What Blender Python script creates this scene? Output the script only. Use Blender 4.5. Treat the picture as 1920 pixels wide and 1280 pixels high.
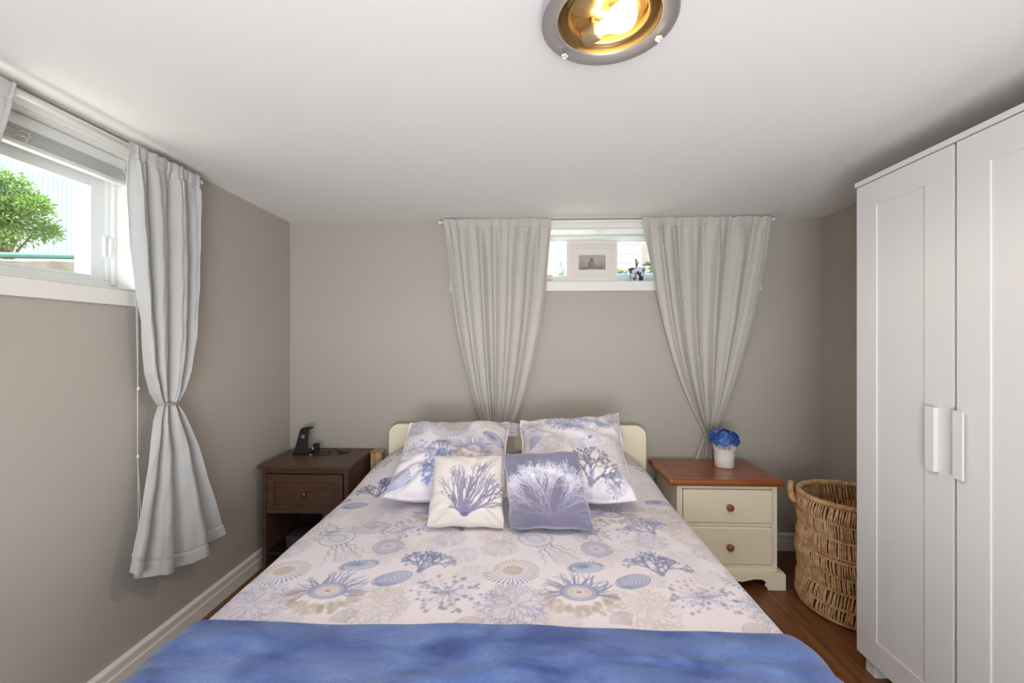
import bpy, math, random
import numpy as np
from mathutils import Vector, Matrix
from math import sin, cos, pi, radians, atan, atan2, sqrt

for o in list(bpy.data.objects):
    bpy.data.objects.remove(o)
C = bpy.context.scene.collection
sc = bpy.context.scene

# ------------------------------------------------------------------ camera, world, light, exposure
cam_d = bpy.data.cameras.new('camera')
cam = bpy.data.objects.new('camera', cam_d); C.objects.link(cam)
cam_d.sensor_width = 36.0; cam_d.sensor_fit = 'HORIZONTAL'; cam_d.lens = 15.0; cam_d.clip_start = 0.05
cam.location = (0, 0, 1.28)
cam.rotation_euler = (pi / 2, 0, atan(28 / 800))
sc.camera = cam

sc.view_settings.view_transform = 'Standard'; sc.view_settings.look = 'None'
sc.view_settings.gamma = 1.0; sc.view_settings.use_curve_mapping = False
sc.view_settings.exposure = 0.07
sc.cycles.use_denoising = True
sc.cycles.max_bounces = 10; sc.cycles.diffuse_bounces = 6; sc.cycles.transparent_max_bounces = 16
sc.cycles.sample_clamp_indirect = 6.0
sc.cycles.caustics_reflective = False; sc.cycles.caustics_refractive = False

W = bpy.data.worlds.new('sky'); sc.world = W; W.use_nodes = True
WORLD = 4.6
wb = W.node_tree.nodes['Background']
wb.inputs[0].default_value = (0.80, 0.88, 1.0, 1); wb.inputs[1].default_value = WORLD

def lamp(name, kind, loc, energy, color=(1, 1, 1), **kw):
    d = bpy.data.lights.new(name, kind); d.energy = energy; d.color = color
    for k, v in kw.items(): setattr(d, k, v)
    o = bpy.data.objects.new(name, d); o.location = loc; C.objects.link(o)
    return o
sun = lamp('sun', 'SUN', (0, 0, 6), 36.0, (1.0, 0.95, 0.87), angle=radians(0.6))
sun.rotation_euler = Vector((0.25, 0.30, -0.92)).to_track_quat('-Z', 'Y').to_euler()

def portal(name, loc, direction, sx, sy):
    o = lamp(name, 'AREA', loc, 1.0, shape='RECTANGLE', size=sx, size_y=sy)
    o.data.cycles.is_portal = True
    o.rotation_euler = Vector(direction).to_track_quat('-Z', 'Z').to_euler()
portal('portal_left', (-1.76, 1.02, 1.72), (1, 0, 0), 1.2, 0.52)
portal('portal_back', (0.48, 2.98, 1.83), (0, -1, 0), 1.9, 0.38)
portal('portal_front', (0.1, -1.32, 1.1), (0, 1, 0), 1.9, 1.5)  # guides sky light through the opening added in the unseen front wall
# added fill lamp behind the camera, aimed up and forward to brighten the room
fill_lamp = lamp('ceiling_fill', 'SPOT', (-0.08, -0.92, 0.42), 205.0, (0.965, 0.985, 1.0), spot_size=radians(140), spot_blend=1.0, shadow_soft_size=0.55)
fill_lamp.rotation_euler = Vector((0.0, 1.0, 0.80)).to_track_quat('-Z', 'Y').to_euler()

# ------------------------------------------------------------------ materials
def lin(c):
    return tuple((x / 12.92 if x <= 0.04045 else ((x + 0.055) / 1.055) ** 2.4) for x in [v / 255 for v in c])
def rgba(c): return (*lin(c), 1.0)

def mat(name, col, rough=0.6, metal=0.0, spec=0.5, noise=None, bump=None, sheen=0.0, coat=0.0, emit=None, alt=None, translucent=0.0, stretch=None):
    """col, alt: sRGB 0-255; noise=(scale, contrast of mix); bump=(scale, strength)."""
    m = bpy.data.materials.new(name); m.use_nodes = True
    nt = m.node_tree; N = nt.nodes; L = nt.links
    b = N['Principled BSDF']
    b.inputs['Base Color'].default_value = rgba(col); b.inputs['Roughness'].default_value = rough
    b.inputs['Metallic'].default_value = metal; b.inputs['Specular IOR Level'].default_value = spec
    b.inputs['Sheen Weight'].default_value = sheen; b.inputs['Coat Weight'].default_value = coat
    if emit:
        b.inputs['Emission Color'].default_value = rgba(emit[0]); b.inputs['Emission Strength'].default_value = emit[1]
    tc = N.new('ShaderNodeTexCoord'); mp = N.new('ShaderNodeMapping')
    L.new(tc.outputs['Object'], mp.inputs[0])
    if stretch: mp.inputs['Scale'].default_value = stretch
    if alt is not None:
        nz = N.new('ShaderNodeTexNoise'); nz.inputs['Scale'].default_value = (noise or (5, 0))[0]
        nz.inputs['Detail'].default_value = 6; nz.inputs['Roughness'].default_value = 0.6
        L.new(mp.outputs[0], nz.inputs[0])
        cr = N.new('ShaderNodeValToRGB'); k = (noise or (5, 0.25))[1]
        cr.color_ramp.elements[0].position = 0.5 - k; cr.color_ramp.elements[1].position = 0.5 + k
        cr.color_ramp.elements[0].color = rgba(col); cr.color_ramp.elements[1].color = rgba(alt)
        L.new(nz.outputs[0], cr.inputs[0]); L.new(cr.outputs[0], b.inputs['Base Color'])
    if bump:
        n2 = N.new('ShaderNodeTexNoise'); n2.inputs['Scale'].default_value = bump[0]; n2.inputs['Detail'].default_value = 4
        L.new(mp.outputs[0], n2.inputs[0])
        bp = N.new('ShaderNodeBump'); bp.inputs['Strength'].default_value = bump[1]; bp.inputs['Distance'].default_value = 0.002
        L.new(n2.outputs[0], bp.inputs['Height']); L.new(bp.outputs[0], b.inputs['Normal'])
    if translucent:
        tr = N.new('ShaderNodeBsdfTranslucent'); tr.inputs[0].default_value = rgba(col)
        mx = N.new('ShaderNodeMixShader'); mx.inputs[0].default_value = translucent
        L.new(b.outputs[0], mx.inputs[1]); L.new(tr.outputs[0], mx.inputs[2])
        L.new(mx.outputs[0], N['Material Output'].inputs[0])
    return m

def attr_mat(name, rough=0.9, sheen=0.15, bump=(900, 0.25)):
    m = mat(name, (220, 210, 200), rough, sheen=sheen, spec=0.2, bump=bump)
    a = m.node_tree.nodes.new('ShaderNodeAttribute'); a.attribute_name = 'print'
    m.node_tree.links.new(a.outputs['Color'], m.node_tree.nodes['Principled BSDF'].inputs['Base Color'])
    return m

def glass_mat(name, tint=(240, 248, 246), gloss=0.07):
    m = bpy.data.materials.new(name); m.use_nodes = True; N = m.node_tree.nodes; L = m.node_tree.links
    N.remove(N['Principled BSDF'])
    t = N.new('ShaderNodeBsdfTransparent'); t.inputs[0].default_value = rgba(tint)
    g = N.new('ShaderNodeBsdfGlossy'); g.inputs['Roughness'].default_value = 0.02
    mx = N.new('ShaderNodeMixShader'); mx.inputs[0].default_value = gloss
    L.new(t.outputs[0], mx.inputs[1]); L.new(g.outputs[0], mx.inputs[2]); L.new(mx.outputs[0], N['Material Output'].inputs[0])
    return m

def wood_floor(name):
    m = bpy.data.materials.new(name); m.use_nodes = True; N = m.node_tree.nodes; L = m.node_tree.links
    b = N['Principled BSDF']; b.inputs['Roughness'].default_value = 0.38
    tc = N.new('ShaderNodeTexCoord'); mp = N.new('ShaderNodeMapping'); mp.inputs['Rotation'].default_value = (0, 0, pi / 2)
    L.new(tc.outputs['Object'], mp.inputs[0])
    br = N.new('ShaderNodeTexBrick'); br.inputs['Scale'].default_value = 1.0
    br.inputs['Brick Width'].default_value = 1.2; br.inputs['Row Height'].default_value = 0.125
    br.inputs['Mortar Size'].default_value = 0.0015; br.inputs['Mortar Smooth'].default_value = 0.3; br.offset = 0.37
    br.inputs['Color1'].default_value = rgba((112, 70, 42)); br.inputs['Color2'].default_value = rgba((146, 94, 56))
    br.inputs['Mortar'].default_value = rgba((62, 38, 25))
    L.new(mp.outputs[0], br.inputs[0])
    m2 = N.new('ShaderNodeMapping'); m2.inputs['Scale'].default_value = (14, 1.2, 1); L.new(tc.outputs['Object'], m2.inputs[0])
    nz = N.new('ShaderNodeTexNoise'); nz.inputs['Scale'].default_value = 3; nz.inputs['Detail'].default_value = 8
    L.new(m2.outputs[0], nz.inputs[0])
    cr = N.new('ShaderNodeValToRGB'); cr.color_ramp.elements[0].position = 0.3; cr.color_ramp.elements[1].position = 0.72
    cr.color_ramp.elements[0].color = (0.45, 0.42, 0.40, 1); cr.color_ramp.elements[1].color = (1.0, 1.0, 1.0, 1)
    L.new(nz.outputs[0], cr.inputs[0])
    mx = N.new('ShaderNodeMix'); mx.data_type = 'RGBA'; mx.blend_type = 'MULTIPLY'; mx.inputs[0].default_value = 1
    L.new(br.outputs[0], mx.inputs[6]); L.new(cr.outputs[0], mx.inputs[7]); L.new(mx.outputs[2], b.inputs['Base Color'])
    return m

def stripes_mat(name, col, line, pitch, axis=1, width=0.12, rough=0.6):
    m = mat(name, col, rough); N = m.node_tree.nodes; L = m.node_tree.links; b = N['Principled BSDF']
    tc = N.new('ShaderNodeTexCoord'); sp = N.new('ShaderNodeSeparateXYZ'); L.new(tc.outputs['Object'], sp.inputs[0])
    d = N.new('ShaderNodeMath'); d.operation = 'DIVIDE'; d.inputs[1].default_value = pitch; L.new(sp.outputs[axis], d.inputs[0])
    f = N.new('ShaderNodeMath'); f.operation = 'FRACT'; L.new(d.outputs[0], f.inputs[0])
    g = N.new('ShaderNodeMath'); g.operation = 'LESS_THAN'; g.inputs[1].default_value = width; L.new(f.outputs[0], g.inputs[0])
    mx = N.new('ShaderNodeMix'); mx.data_type = 'RGBA'; L.new(g.outputs[0], mx.inputs[0])
    mx.inputs[6].default_value = rgba(col); mx.inputs[7].default_value = rgba(line); L.new(mx.outputs[2], b.inputs['Base Color'])
    return m

M = {
    'wall': mat('wall_paint', (178, 171, 161), 0.75, bump=(260, 0.10)),
    'ceil': mat('ceiling_paint', (232, 229, 225), 0.85, bump=(180, 0.12)),
    'floor': wood_floor('floor_planks'),
    'trim': mat('trim_paint', (232, 229, 222), 0.45),
    'pvc': mat('window_vinyl', (238, 239, 238), 0.4),
    'glass': glass_mat('window_glass'),
    'curtain': mat('curtain_cloth', (203, 198, 189), 0.55, spec=0.35, sheen=0.3, bump=(700, 0.2), translucent=0.16),
    'curtain_silver': mat('curtain_satin', (194, 193, 190), 0.5, spec=0.4, sheen=0.3, bump=(700, 0.2), translucent=0.14),
    'tie': mat('tie_cord', (165, 152, 136), 0.9),
    'rod': mat('rod_white', (236, 232, 224), 0.4),
    'blind': mat('blind_slats', (226, 226, 224), 0.5),
    'cord': mat('blind_cord', (226, 220, 208), 0.8),
    'dark': mat('dark_wood', (98, 70, 54), 0.42, alt=(72, 50, 39), noise=(6, 0.2), stretch=(1, 1, 9)),
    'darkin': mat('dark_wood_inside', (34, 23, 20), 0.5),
    'cream': mat('cream_paint', (240, 230, 202), 0.4),
    'pine': mat('stained_pine', (164, 92, 44), 0.32, alt=(130, 66, 28), noise=(5, 0.25), stretch=(1, 9, 9), coat=0.3),
    'knobw': mat('wood_knob', (140, 82, 48), 0.4),
    'knobm': mat('bronze_knob', (120, 98, 84), 0.35, metal=0.8),
    'head': mat('headboard_paint', (244, 234, 204), 0.35),
    'mattress': mat('mattress_cloth', (225, 222, 215), 0.9),
    'duvet': attr_mat('printed_cotton'),
    'velvet': attr_mat('printed_velvet', 0.8, 0.6, (500, 0.3)),
    'throw': None,
    'ward': mat('wardrobe_white', (216, 215, 214), 0.42),
    'wicker': mat('wicker', (220, 190, 150), 0.7, alt=(172, 122, 70), noise=(38, 0.18)),
    'wicker2': mat('wicker_inner', (150, 98, 52), 0.8, alt=(104, 62, 30), noise=(20, 0.2)),
    'black': mat('black_plastic', (30, 30, 31), 0.4),
    'black2': mat('black_rubber', (20, 18, 18), 0.6),
    'white': mat('white_mark', (225, 225, 222), 0.5),
    'nickel': mat('brushed_nickel', (196, 194, 191), 0.42, metal=0.85),
    'brass': mat('polished_reflector', (186, 158, 106), 0.38, metal=0.8),
    'socket': mat('lamp_socket', (170, 145, 110), 0.35, metal=0.5),
    'bulb': mat('lit_bulb', (255, 240, 214), 0.4, emit=((255, 222, 170), 34.0)),
    'crystal': mat('knob_glass', (235, 238, 240), 0.08, metal=0.6),
    'potw': mat('white_enamel', (236, 232, 226), 0.3),
    'petal': mat('petal_blue', (60, 104, 178), 0.6, alt=(28, 62, 134), noise=(30, 0.2)),
    'petal2': mat('petal_pale', (98, 138, 200), 0.6, alt=(50, 92, 170), noise=(40, 0.2)),
    'leaf': mat('leaf_green', (104, 128, 50), 0.6, alt=(66, 96, 36), noise=(9, 0.15), translucent=0.3),
    'leafd': mat('leaf_dark', (60, 92, 58), 0.6, alt=(96, 128, 84), noise=(40, 0.2), translucent=0.2),
    'stem': mat('stem_brown', (96, 74, 52), 0.8),
    'soil': mat('soil', (60, 48, 40), 0.95),
    'frame': mat('frame_white', (228, 222, 212), 0.5),
    'mount': mat('mount_card', (226, 219, 208), 0.9),
    'hose': mat('hose_green', (84, 132, 122), 0.5),
    'stone': mat('pale_stone', (140, 134, 128), 0.9, alt=(112, 104, 98), noise=(16, 0.15)),
    'gravel': mat('pale_gravel', (206, 202, 196), 0.95, alt=(170, 164, 158), noise=(60, 0.2)),
    'siding': stripes_mat('vertical_boards', (142, 144, 151), (112, 118, 136), 0.058, axis=1, width=0.14),
    'lap': stripes_mat('lap_siding', (132, 128, 128), (98, 94, 96), 0.11, axis=2, width=0.09),
    'block': mat('pale_block', (122, 112, 108), 0.9, alt=(108, 99, 96), noise=(8, 0.2)),
    'planter': mat('planter_blue', (96, 112, 146), 0.5),
    'box': mat('grey_box', (58, 58, 60), 0.6),
    'plywood': mat('bare_wood', (206, 178, 134), 0.8, alt=(150, 112, 76), noise=(30, 0.12)),
}
def throw_material():
    m = mat('blue_fleece', (84, 110, 168), 0.85, spec=0.1, sheen=0.3, bump=(420, 0.6))
    N = m.node_tree.nodes; L = m.node_tree.links; b = N['Principled BSDF']
    tc = N.new('ShaderNodeTexCoord'); mp = N.new('ShaderNodeMapping'); mp.inputs['Scale'].default_value = (1.0, 2.2, 1); mp.inputs['Rotation'].default_value = (0, 0, 0.15)
    L.new(tc.outputs['Object'], mp.inputs[0])
    n = N.new('ShaderNodeTexNoise'); n.inputs['Scale'].default_value = 5.5; n.inputs['Detail'].default_value = 5; n.inputs['Distortion'].default_value = 0.6
    L.new(mp.outputs[0], n.inputs[0])
    cr = N.new('ShaderNodeValToRGB'); e = cr.color_ramp.elements
    e[0].position = 0.34; e[0].color = rgba((64, 88, 152)); e[1].position = 0.68; e[1].color = rgba((120, 146, 200))
    k = e.new(0.5); k.color = rgba((94, 120, 182))
    L.new(n.outputs[0], cr.inputs[0])
    f = N.new('ShaderNodeTexNoise'); f.inputs['Scale'].default_value = 160; f.inputs['Detail'].default_value = 2; L.new(tc.outputs['Object'], f.inputs[0])
    c2 = N.new('ShaderNodeValToRGB'); c2.color_ramp.elements[0].position = 0.3; c2.color_ramp.elements[1].position = 0.7
    c2.color_ramp.elements[0].color = (0.80, 0.80, 0.82, 1); c2.color_ramp.elements[1].color = (1, 1, 1, 1); L.new(f.outputs[0], c2.inputs[0])
    mx = N.new('ShaderNodeMix'); mx.data_type = 'RGBA'; mx.blend_type = 'MULTIPLY'; mx.inputs[0].default_value = 1
    L.new(cr.outputs[0], mx.inputs[6]); L.new(c2.outputs[0], mx.inputs[7]); L.new(mx.outputs[2], b.inputs['Base Color'])
    return m
M['throw'] = throw_material()

# ------------------------------------------------------------------ mesh helpers
class MB:
    def __init__(s): s.v = []; s.f = []
    def add(s, vs, fs):
        b = len(s.v); s.v.extend(tuple(map(float, p)) for p in vs); s.f.extend(tuple(b + i for i in f) for f in fs); return s
    def box(s, x0, x1, y0, y1, z0, z1):
        return s.add([(x0, y0, z0), (x1, y0, z0), (x1, y1, z0), (x0, y1, z0), (x0, y0, z1), (x1, y0, z1), (x1, y1, z1), (x0, y1, z1)],
                     [(0, 3, 2, 1), (4, 5, 6, 7), (0, 1, 5, 4), (1, 2, 6, 5), (2, 3, 7, 6), (3, 0, 4, 7)])
    def tube(s, pts, r, n=8, cap=True):
        P = [Vector(p) for p in pts]; rr = r if hasattr(r, '__len__') else [r] * len(P)
        rings = []; prev = None
        for i, p in enumerate(P):
            t = (P[min(i + 1, len(P) - 1)] - P[max(i - 1, 0)]).normalized()
            if prev is None:
                a = Vector((0, 0, 1)) if abs(t.z) < 0.9 else Vector((1, 0, 0)); u = t.cross(a).normalized()
            else:
                u = (prev - t * prev.dot(t)).normalized()
            prev = u; w = t.cross(u)
            rings.append([p + (u * cos(2 * pi * k / n) + w * sin(2 * pi * k / n)) * rr[i] for k in range(n)])
        vs = [q for R in rings for q in R]; fs = []
        for i in range(len(P) - 1):
            for k in range(n):
                fs.append((i * n + k, i * n + (k + 1) % n, (i + 1) * n + (k + 1) % n, (i + 1) * n + k))
        if cap: fs.append(tuple(range(n))[::-1]); fs.append(tuple((len(P) - 1) * n + k for k in range(n)))
        return s.add(vs, fs)
    def lathe(s, prof, c=(0, 0, 0), n=48, closed=False):
        vs = [(c[0] + r * cos(2 * pi * k / n), c[1] + r * sin(2 * pi * k / n), c[2] + z) for r, z in prof for k in range(n)]
        fs = []
        m = len(prof)
        for i in range(m if closed else m - 1):
            j = (i + 1) % m
            for k in range(n): fs.append((i * n + k, i * n + (k + 1) % n, j * n + (k + 1) % n, j * n + k))
        return s.add(vs, fs)
    def torus(s, c, R, r, n=32, m=8, axis='z'):
        pts = []
        for k in range(n + 1):
            a = 2 * pi * k / n
            pts.append({'z': (c[0] + R * cos(a), c[1] + R * sin(a), c[2]), 'y': (c[0] + R * cos(a), c[1], c[2] + R * sin(a)), 'x': (c[0], c[1] + R * cos(a), c[2] + R * sin(a))}[axis])
        return s.tube(pts, r, m, cap=False)
    def sphere(s, c, r, nu=16, nv=10, sz=1.0):
        vs = []; fs = []
        for j in range(nv + 1):
            p = pi * j / nv
            for i in range(nu):
                a = 2 * pi * i / nu; vs.append((c[0] + r * sin(p) * cos(a), c[1] + r * sin(p) * sin(a), c[2] + r * sz * cos(p)))
        for j in range(nv):
            for i in range(nu): fs.append((j * nu + i, j * nu + (i + 1) % nu, (j + 1) * nu + (i + 1) % nu, (j + 1) * nu + i))
        return s.add(vs, fs)
    def prism(s, poly, axis, a, b):
        """extrude a 2-D polygon along an axis: axis 'x' poly=(y,z); 'y' poly=(x,z); 'z' poly=(x,y)"""
        def P(p, t): return {'x': (t, p[0], p[1]), 'y': (p[0], t, p[1]), 'z': (p[0], p[1], t)}[axis]
        n = len(poly); vs = [P(p, a) for p in poly] + [P(p, b) for p in poly]
        return s.add(vs, [tuple(range(n)), tuple(range(2 * n - 1, n - 1, -1))] + [(i, (i + 1) % n, n + (i + 1) % n, n + i) for i in range(n)])
    def build(s, name, m, parent=None, smooth=False, bevel=0, recalc=True, solid=0):
        me = bpy.data.meshes.new(name); me.from_pydata(s.v, [], s.f); me.update()
        return finish(me, name, m, parent, smooth, bevel, recalc, solid)

def finish(me, name, m, parent=None, smooth=False, bevel=0, recalc=True, solid=0):
    if recalc:
        import bmesh
        bm = bmesh.new(); bm.from_mesh(me); bmesh.ops.recalc_face_normals(bm, faces=bm.faces); bm.to_mesh(me); bm.free()
    me.materials.append(m)
    if smooth:
        me.polygons.foreach_set('use_smooth', [True] * len(me.polygons))
    o = bpy.data.objects.new(name, me); C.objects.link(o)
    if bevel:
        b = o.modifiers.new('bevel', 'BEVEL'); b.width = bevel; b.segments = 3; b.limit_method = 'ANGLE'; b.angle_limit = radians(40)
        me.polygons.foreach_set('use_smooth', [True] * len(me.polygons))
        wn = o.modifiers.new('wn', 'WEIGHTED_NORMAL'); wn.keep_sharp = False
    if solid:
        t = o.modifiers.new('solid', 'SOLIDIFY'); t.thickness = solid; t.offset = 0
    if parent is not None:
        o.parent = parent
        par = parent; off = Vector((0, 0, 0))
        while par is not None: off += par.location; par = par.parent
        me.transform(Matrix.Translation(-off))
    return o

def tag(o, label, cat, group=None, kind=None):
    o['label'] = label; o['category'] = cat
    if group: o['group'] = group
    if kind: o['kind'] = kind
    return o
def thing(name, label, cat, loc=(0, 0, 0), group=None):
    o = bpy.data.objects.new(name, None); C.objects.link(o); o.location = loc; o.empty_display_size = 0.1
    return tag(o, label, cat, group)
def struct(name, mb, m, parent=None, **k):
    o = mb.build(name, m, parent, **k)
    if parent is None: o['kind'] = 'structure'
    return o
def grid_mesh(name, P, m, parent=None, colors=None, smooth=True, solid=0, closed_u=False):
    """P: (rows, cols, 3) array"""
    R, Q = P.shape[:2]
    me = bpy.data.meshes.new(name)
    me.vertices.add(R * Q); me.vertices.foreach_set('co', P.reshape(-1).astype(np.float32))
    i, j = np.meshgrid(np.arange(R - 1), np.arange(Q - 1), indexing='ij')
    a = (i * Q + j).ravel(); quad = np.stack([a, a + 1, a + Q + 1, a + Q], 1)
    nf = len(quad)
    me.loops.add(nf * 4); me.loops.foreach_set('vertex_index', quad.ravel().astype(np.int32))
    me.polygons.add(nf); me.polygons.foreach_set('loop_start', np.arange(0, nf * 4, 4, dtype=np.int32))
    try: me.polygons.foreach_set('loop_total', np.full(nf, 4, dtype=np.int32))
    except Exception: pass
    me.update(calc_edges=True)
    if colors is not None:
        at = me.color_attributes.new('print', 'FLOAT_COLOR', 'POINT')
        col = np.ones((R * Q, 4), np.float32); col[:, :3] = colors.reshape(-1, 3); at.data.foreach_set('color', col.ravel())
    return finish(me, name, m, parent, smooth, 0, False, solid)

def sstep(a, b, x):
    t = np.clip((x - a) / (b - a), 0, 1); return t * t * (3 - 2 * t)

# ------------------------------------------------------------------ cloth prints: drawn shapes stored as one colour per mesh vertex
class Canvas:
    def __init__(s, u0, u1, v0, v1, res, bg):
        s.u0, s.v0, s.res = u0, v0, res
        s.w = int((u1 - u0) / res) + 2; s.h = int((v1 - v0) / res) + 2
        s.a = np.empty((s.h, s.w, 3), np.float32); s.a[:] = lin(bg)
    def _blend(s, j0, j1, i0, i1, al, col):
        A = s.a[j0:j1, i0:i1]; A += (np.array(lin(col), np.float32) - A) * al[..., None]
    def line(s, p, q, w0, w1, col, al=0.8):
        r = s.res; m = max(w0, w1) + 2 * r
        i0 = max(int((min(p[0], q[0]) - m - s.u0) / r), 0); i1 = min(int((max(p[0], q[0]) + m - s.u0) / r) + 2, s.w)
        j0 = max(int((min(p[1], q[1]) - m - s.v0) / r), 0); j1 = min(int((max(p[1], q[1]) + m - s.v0) / r) + 2, s.h)
        if i1 <= i0 or j1 <= j0: return
        X = s.u0 + np.arange(i0, i1) * r; Y = (s.v0 + np.arange(j0, j1) * r)[:, None]
        dx, dy = q[0] - p[0], q[1] - p[1]; L2 = dx * dx + dy * dy + 1e-12
        t = np.clip(((X - p[0]) * dx + (Y - p[1]) * dy) / L2, 0, 1)
        d = np.sqrt((X - p[0] - t * dx) ** 2 + (Y - p[1] - t * dy) ** 2); w = (w0 + (w1 - w0) * t) / 2
        s._blend(j0, j1, i0, i1, np.clip((w - d) / r + 0.5, 0, 1) * al * np.minimum(1, w * 2 / r + 0.25), col)
    def path(s, pts, w0, w1, col, al=0.8):
        n = len(pts) - 1
        for i in range(n): s.line(pts[i], pts[i + 1], w0 + (w1 - w0) * i / n, w0 + (w1 - w0) * (i + 1) / n, col, al)
    def ell(s, c, rx, ry, rot, col, al=0.6, soft=0.0, half=None):
        r = s.res; m = max(rx, ry) * (1 + soft) + 2 * r
        i0 = max(int((c[0] - m - s.u0) / r), 0); i1 = min(int((c[0] + m - s.u0) / r) + 2, s.w)
        j0 = max(int((c[1] - m - s.v0) / r), 0); j1 = min(int((c[1] + m - s.v0) / r) + 2, s.h)
        if i1 <= i0 or j1 <= j0: return
        X = s.u0 + np.arange(i0, i1) * r - c[0]; Y = (s.v0 + np.arange(j0, j1) * r)[:, None] - c[1]
        a = (X * cos(rot) + Y * sin(rot)) / rx; b = (-X * sin(rot) + Y * cos(rot)) / ry
        d = np.sqrt(a * a + b * b)
        e = np.clip((1 - d) / max(soft, r / min(rx, ry)) + (0 if soft else 0.5), 0, 1)
        if half is not None: e = e * (b * half > 0)
        s._blend(j0, j1, i0, i1, e * al, col)
    def sample(s, U, V):
        x = np.clip((U - s.u0) / s.res, 0, s.w - 1.001); y = np.clip((V - s.v0) / s.res, 0, s.h - 1.001)
        i = x.astype(int); j = y.astype(int); fx = (x - i)[..., None]; fy = (y - j)[..., None]
        return (s.a[j, i] * (1 - fx) * (1 - fy) + s.a[j, i + 1] * fx * (1 - fy) + s.a[j + 1, i] * (1 - fx) * fy + s.a[j + 1, i + 1] * fx * fy)

INK = (130, 136, 178); INK2 = (152, 157, 190); PALE = (186, 187, 208); TAN = (184, 168, 158); TAN2 = (206, 194, 184); BLUE = (118, 142, 190); PEACH = (228, 208, 196)
rnd = random.Random(4)
def pol(c, r, a, asp=1.0, rot=0.0):
    x = r * cos(a); y = r * sin(a) * asp
    return (c[0] + x * cos(rot) - y * sin(rot), c[1] + x * sin(rot) + y * cos(rot))
def m_nautilus(cv, c, R, rot=0.0, blue=BLUE):
    k = 36
    for i in range(k):
        a = -pi * 0.97 + 2 * pi * i / k
        out = R * (0.60 + 0.40 * max(0, 1 - i / k) ** 0.8)
        col = tuple(int(TAN[j] + (blue[j] - TAN[j]) * max(0, -sin(a)) ** 0.6) for j in range(3))
        cv.line(pol(c, R * 0.36, a, 0.85, rot), pol(c, out, a, 0.85, rot), R * 0.010, R * 0.060, col, 0.78)
    cv.ell(c, R * 0.34, R * 0.28, rot, TAN2, 0.75)
    for q in (0.34, 0.25, 0.17, 0.09):
        P = [pol(c, R * q * (1 - 0.1 * t / 24), 2 * pi * t / 24, 0.82, rot) for t in range(25)]
        cv.path(P, R * 0.02, R * 0.02, TAN, 0.8)
    for i in range(30):
        a = 2 * pi * i / 30; cv.line(pol(c, R * 0.18, a, 0.82, rot), pol(c, R * 0.33, a, 0.82, rot), R * 0.01, R * 0.015, TAN, 0.5)
def m_fan(cv, c, R, rot=0.0, spread=1.9, col=BLUE, n=15):
    for i in range(n):
        a = rot - spread / 2 + spread * i / (n - 1); q = R * (1 - 0.16 * abs(2 * i / (n - 1) - 1) ** 2)
        cv.line(c, pol(c, q, a), R * 0.02, R * 0.08, PALE, 0.35); cv.line(c, pol(c, q, a), R * 0.008, R * 0.042, col, 0.8)
    P = [pol(c, R * (1 - 0.16 * abs(2 * t / 20 - 1) ** 2), rot - spread / 2 + spread * t / 20) for t in range(21)]
    cv.path(P, R * 0.02, R * 0.02, INK2, 0.6)
def m_clam(cv, c, R, rot=0.0):
    cv.ell(c, R, R * 0.58, rot, (186, 194, 216), 0.8)
    for i in range(8):
        q = 1 - i * 0.125
        P = [pol((c[0] - cos(rot) * R * (1 - q) * 0.9, c[1] - sin(rot) * R * (1 - q) * 0.9), R * q, -pi * 0.75 + 1.5 * pi * t / 26, 0.58, rot) for t in range(27)]
        cv.path(P, R * 0.07, R * 0.03, INK2, 0.75)
    P = [pol(c, R, 2 * pi * t / 30, 0.58, rot) for t in range(31)]; cv.path(P, R * 0.03, R * 0.03, INK, 0.7)
def m_spiky(cv, c, R, rot=0.0):
    cv.ell(c, R, R * 0.55, rot, (186, 196, 214), 0.75)
    cv.ell((c[0] - R * 0.22 * cos(rot), c[1] + R * 0.12), R * 0.72, R * 0.36, rot, BLUE, 0.75, 0.6)
    for i in range(17):
        a = pi * (0.02 + 1.15 * i / 16); cv.line(pol(c, R * 0.92, a, 0.55, rot), pol(c, R * 1.2, a + 0.05, 0.62, rot), R * 0.13, R * 0.005, INK, 0.75)
    P = [pol(c, R, 2 * pi * t / 30, 0.55, rot) for t in range(31)]; cv.path(P, R * 0.03, R * 0.02, INK2, 0.7)
    cv.ell((c[0] - R * 0.1, c[1] + R * 0.05), R * 0.2, R * 0.1, rot, INK, 0.6, 0.5)
def m_ring(cv, c, R, col=INK2, hair=TAN2):
    for i in range(90):
        a = 2 * pi * i / 90 + rnd.uniform(-.03, .03); q = R * rnd.uniform(1.3, 1.75)
        cv.line(pol(c, R, a, 0.95), pol(c, q, a + rnd.uniform(-.12, .12), 0.95), R * 0.03, R * 0.02, hair, 0.5)
    for i in range(72):
        a = 2 * pi * i / 72; cv.line(pol(c, R * 0.48, a), pol(c, R * rnd.uniform(0.95, 1.05), a), R * 0.03, R * 0.07, col, 0.75)
    cv.ell(c, R * 0.46, R * 0.44, 0, (205, 203, 214), 0.7)
    for i in range(30):
        a = 2 * pi * i / 30; cv.line(pol(c, R * 0.12, a), pol(c, R * 0.40, a), R * 0.015, R * 0.03, TAN, 0.5)
    cv.ell(c, R * 0.1, R * 0.08, 0, INK, 0.8)
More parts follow.
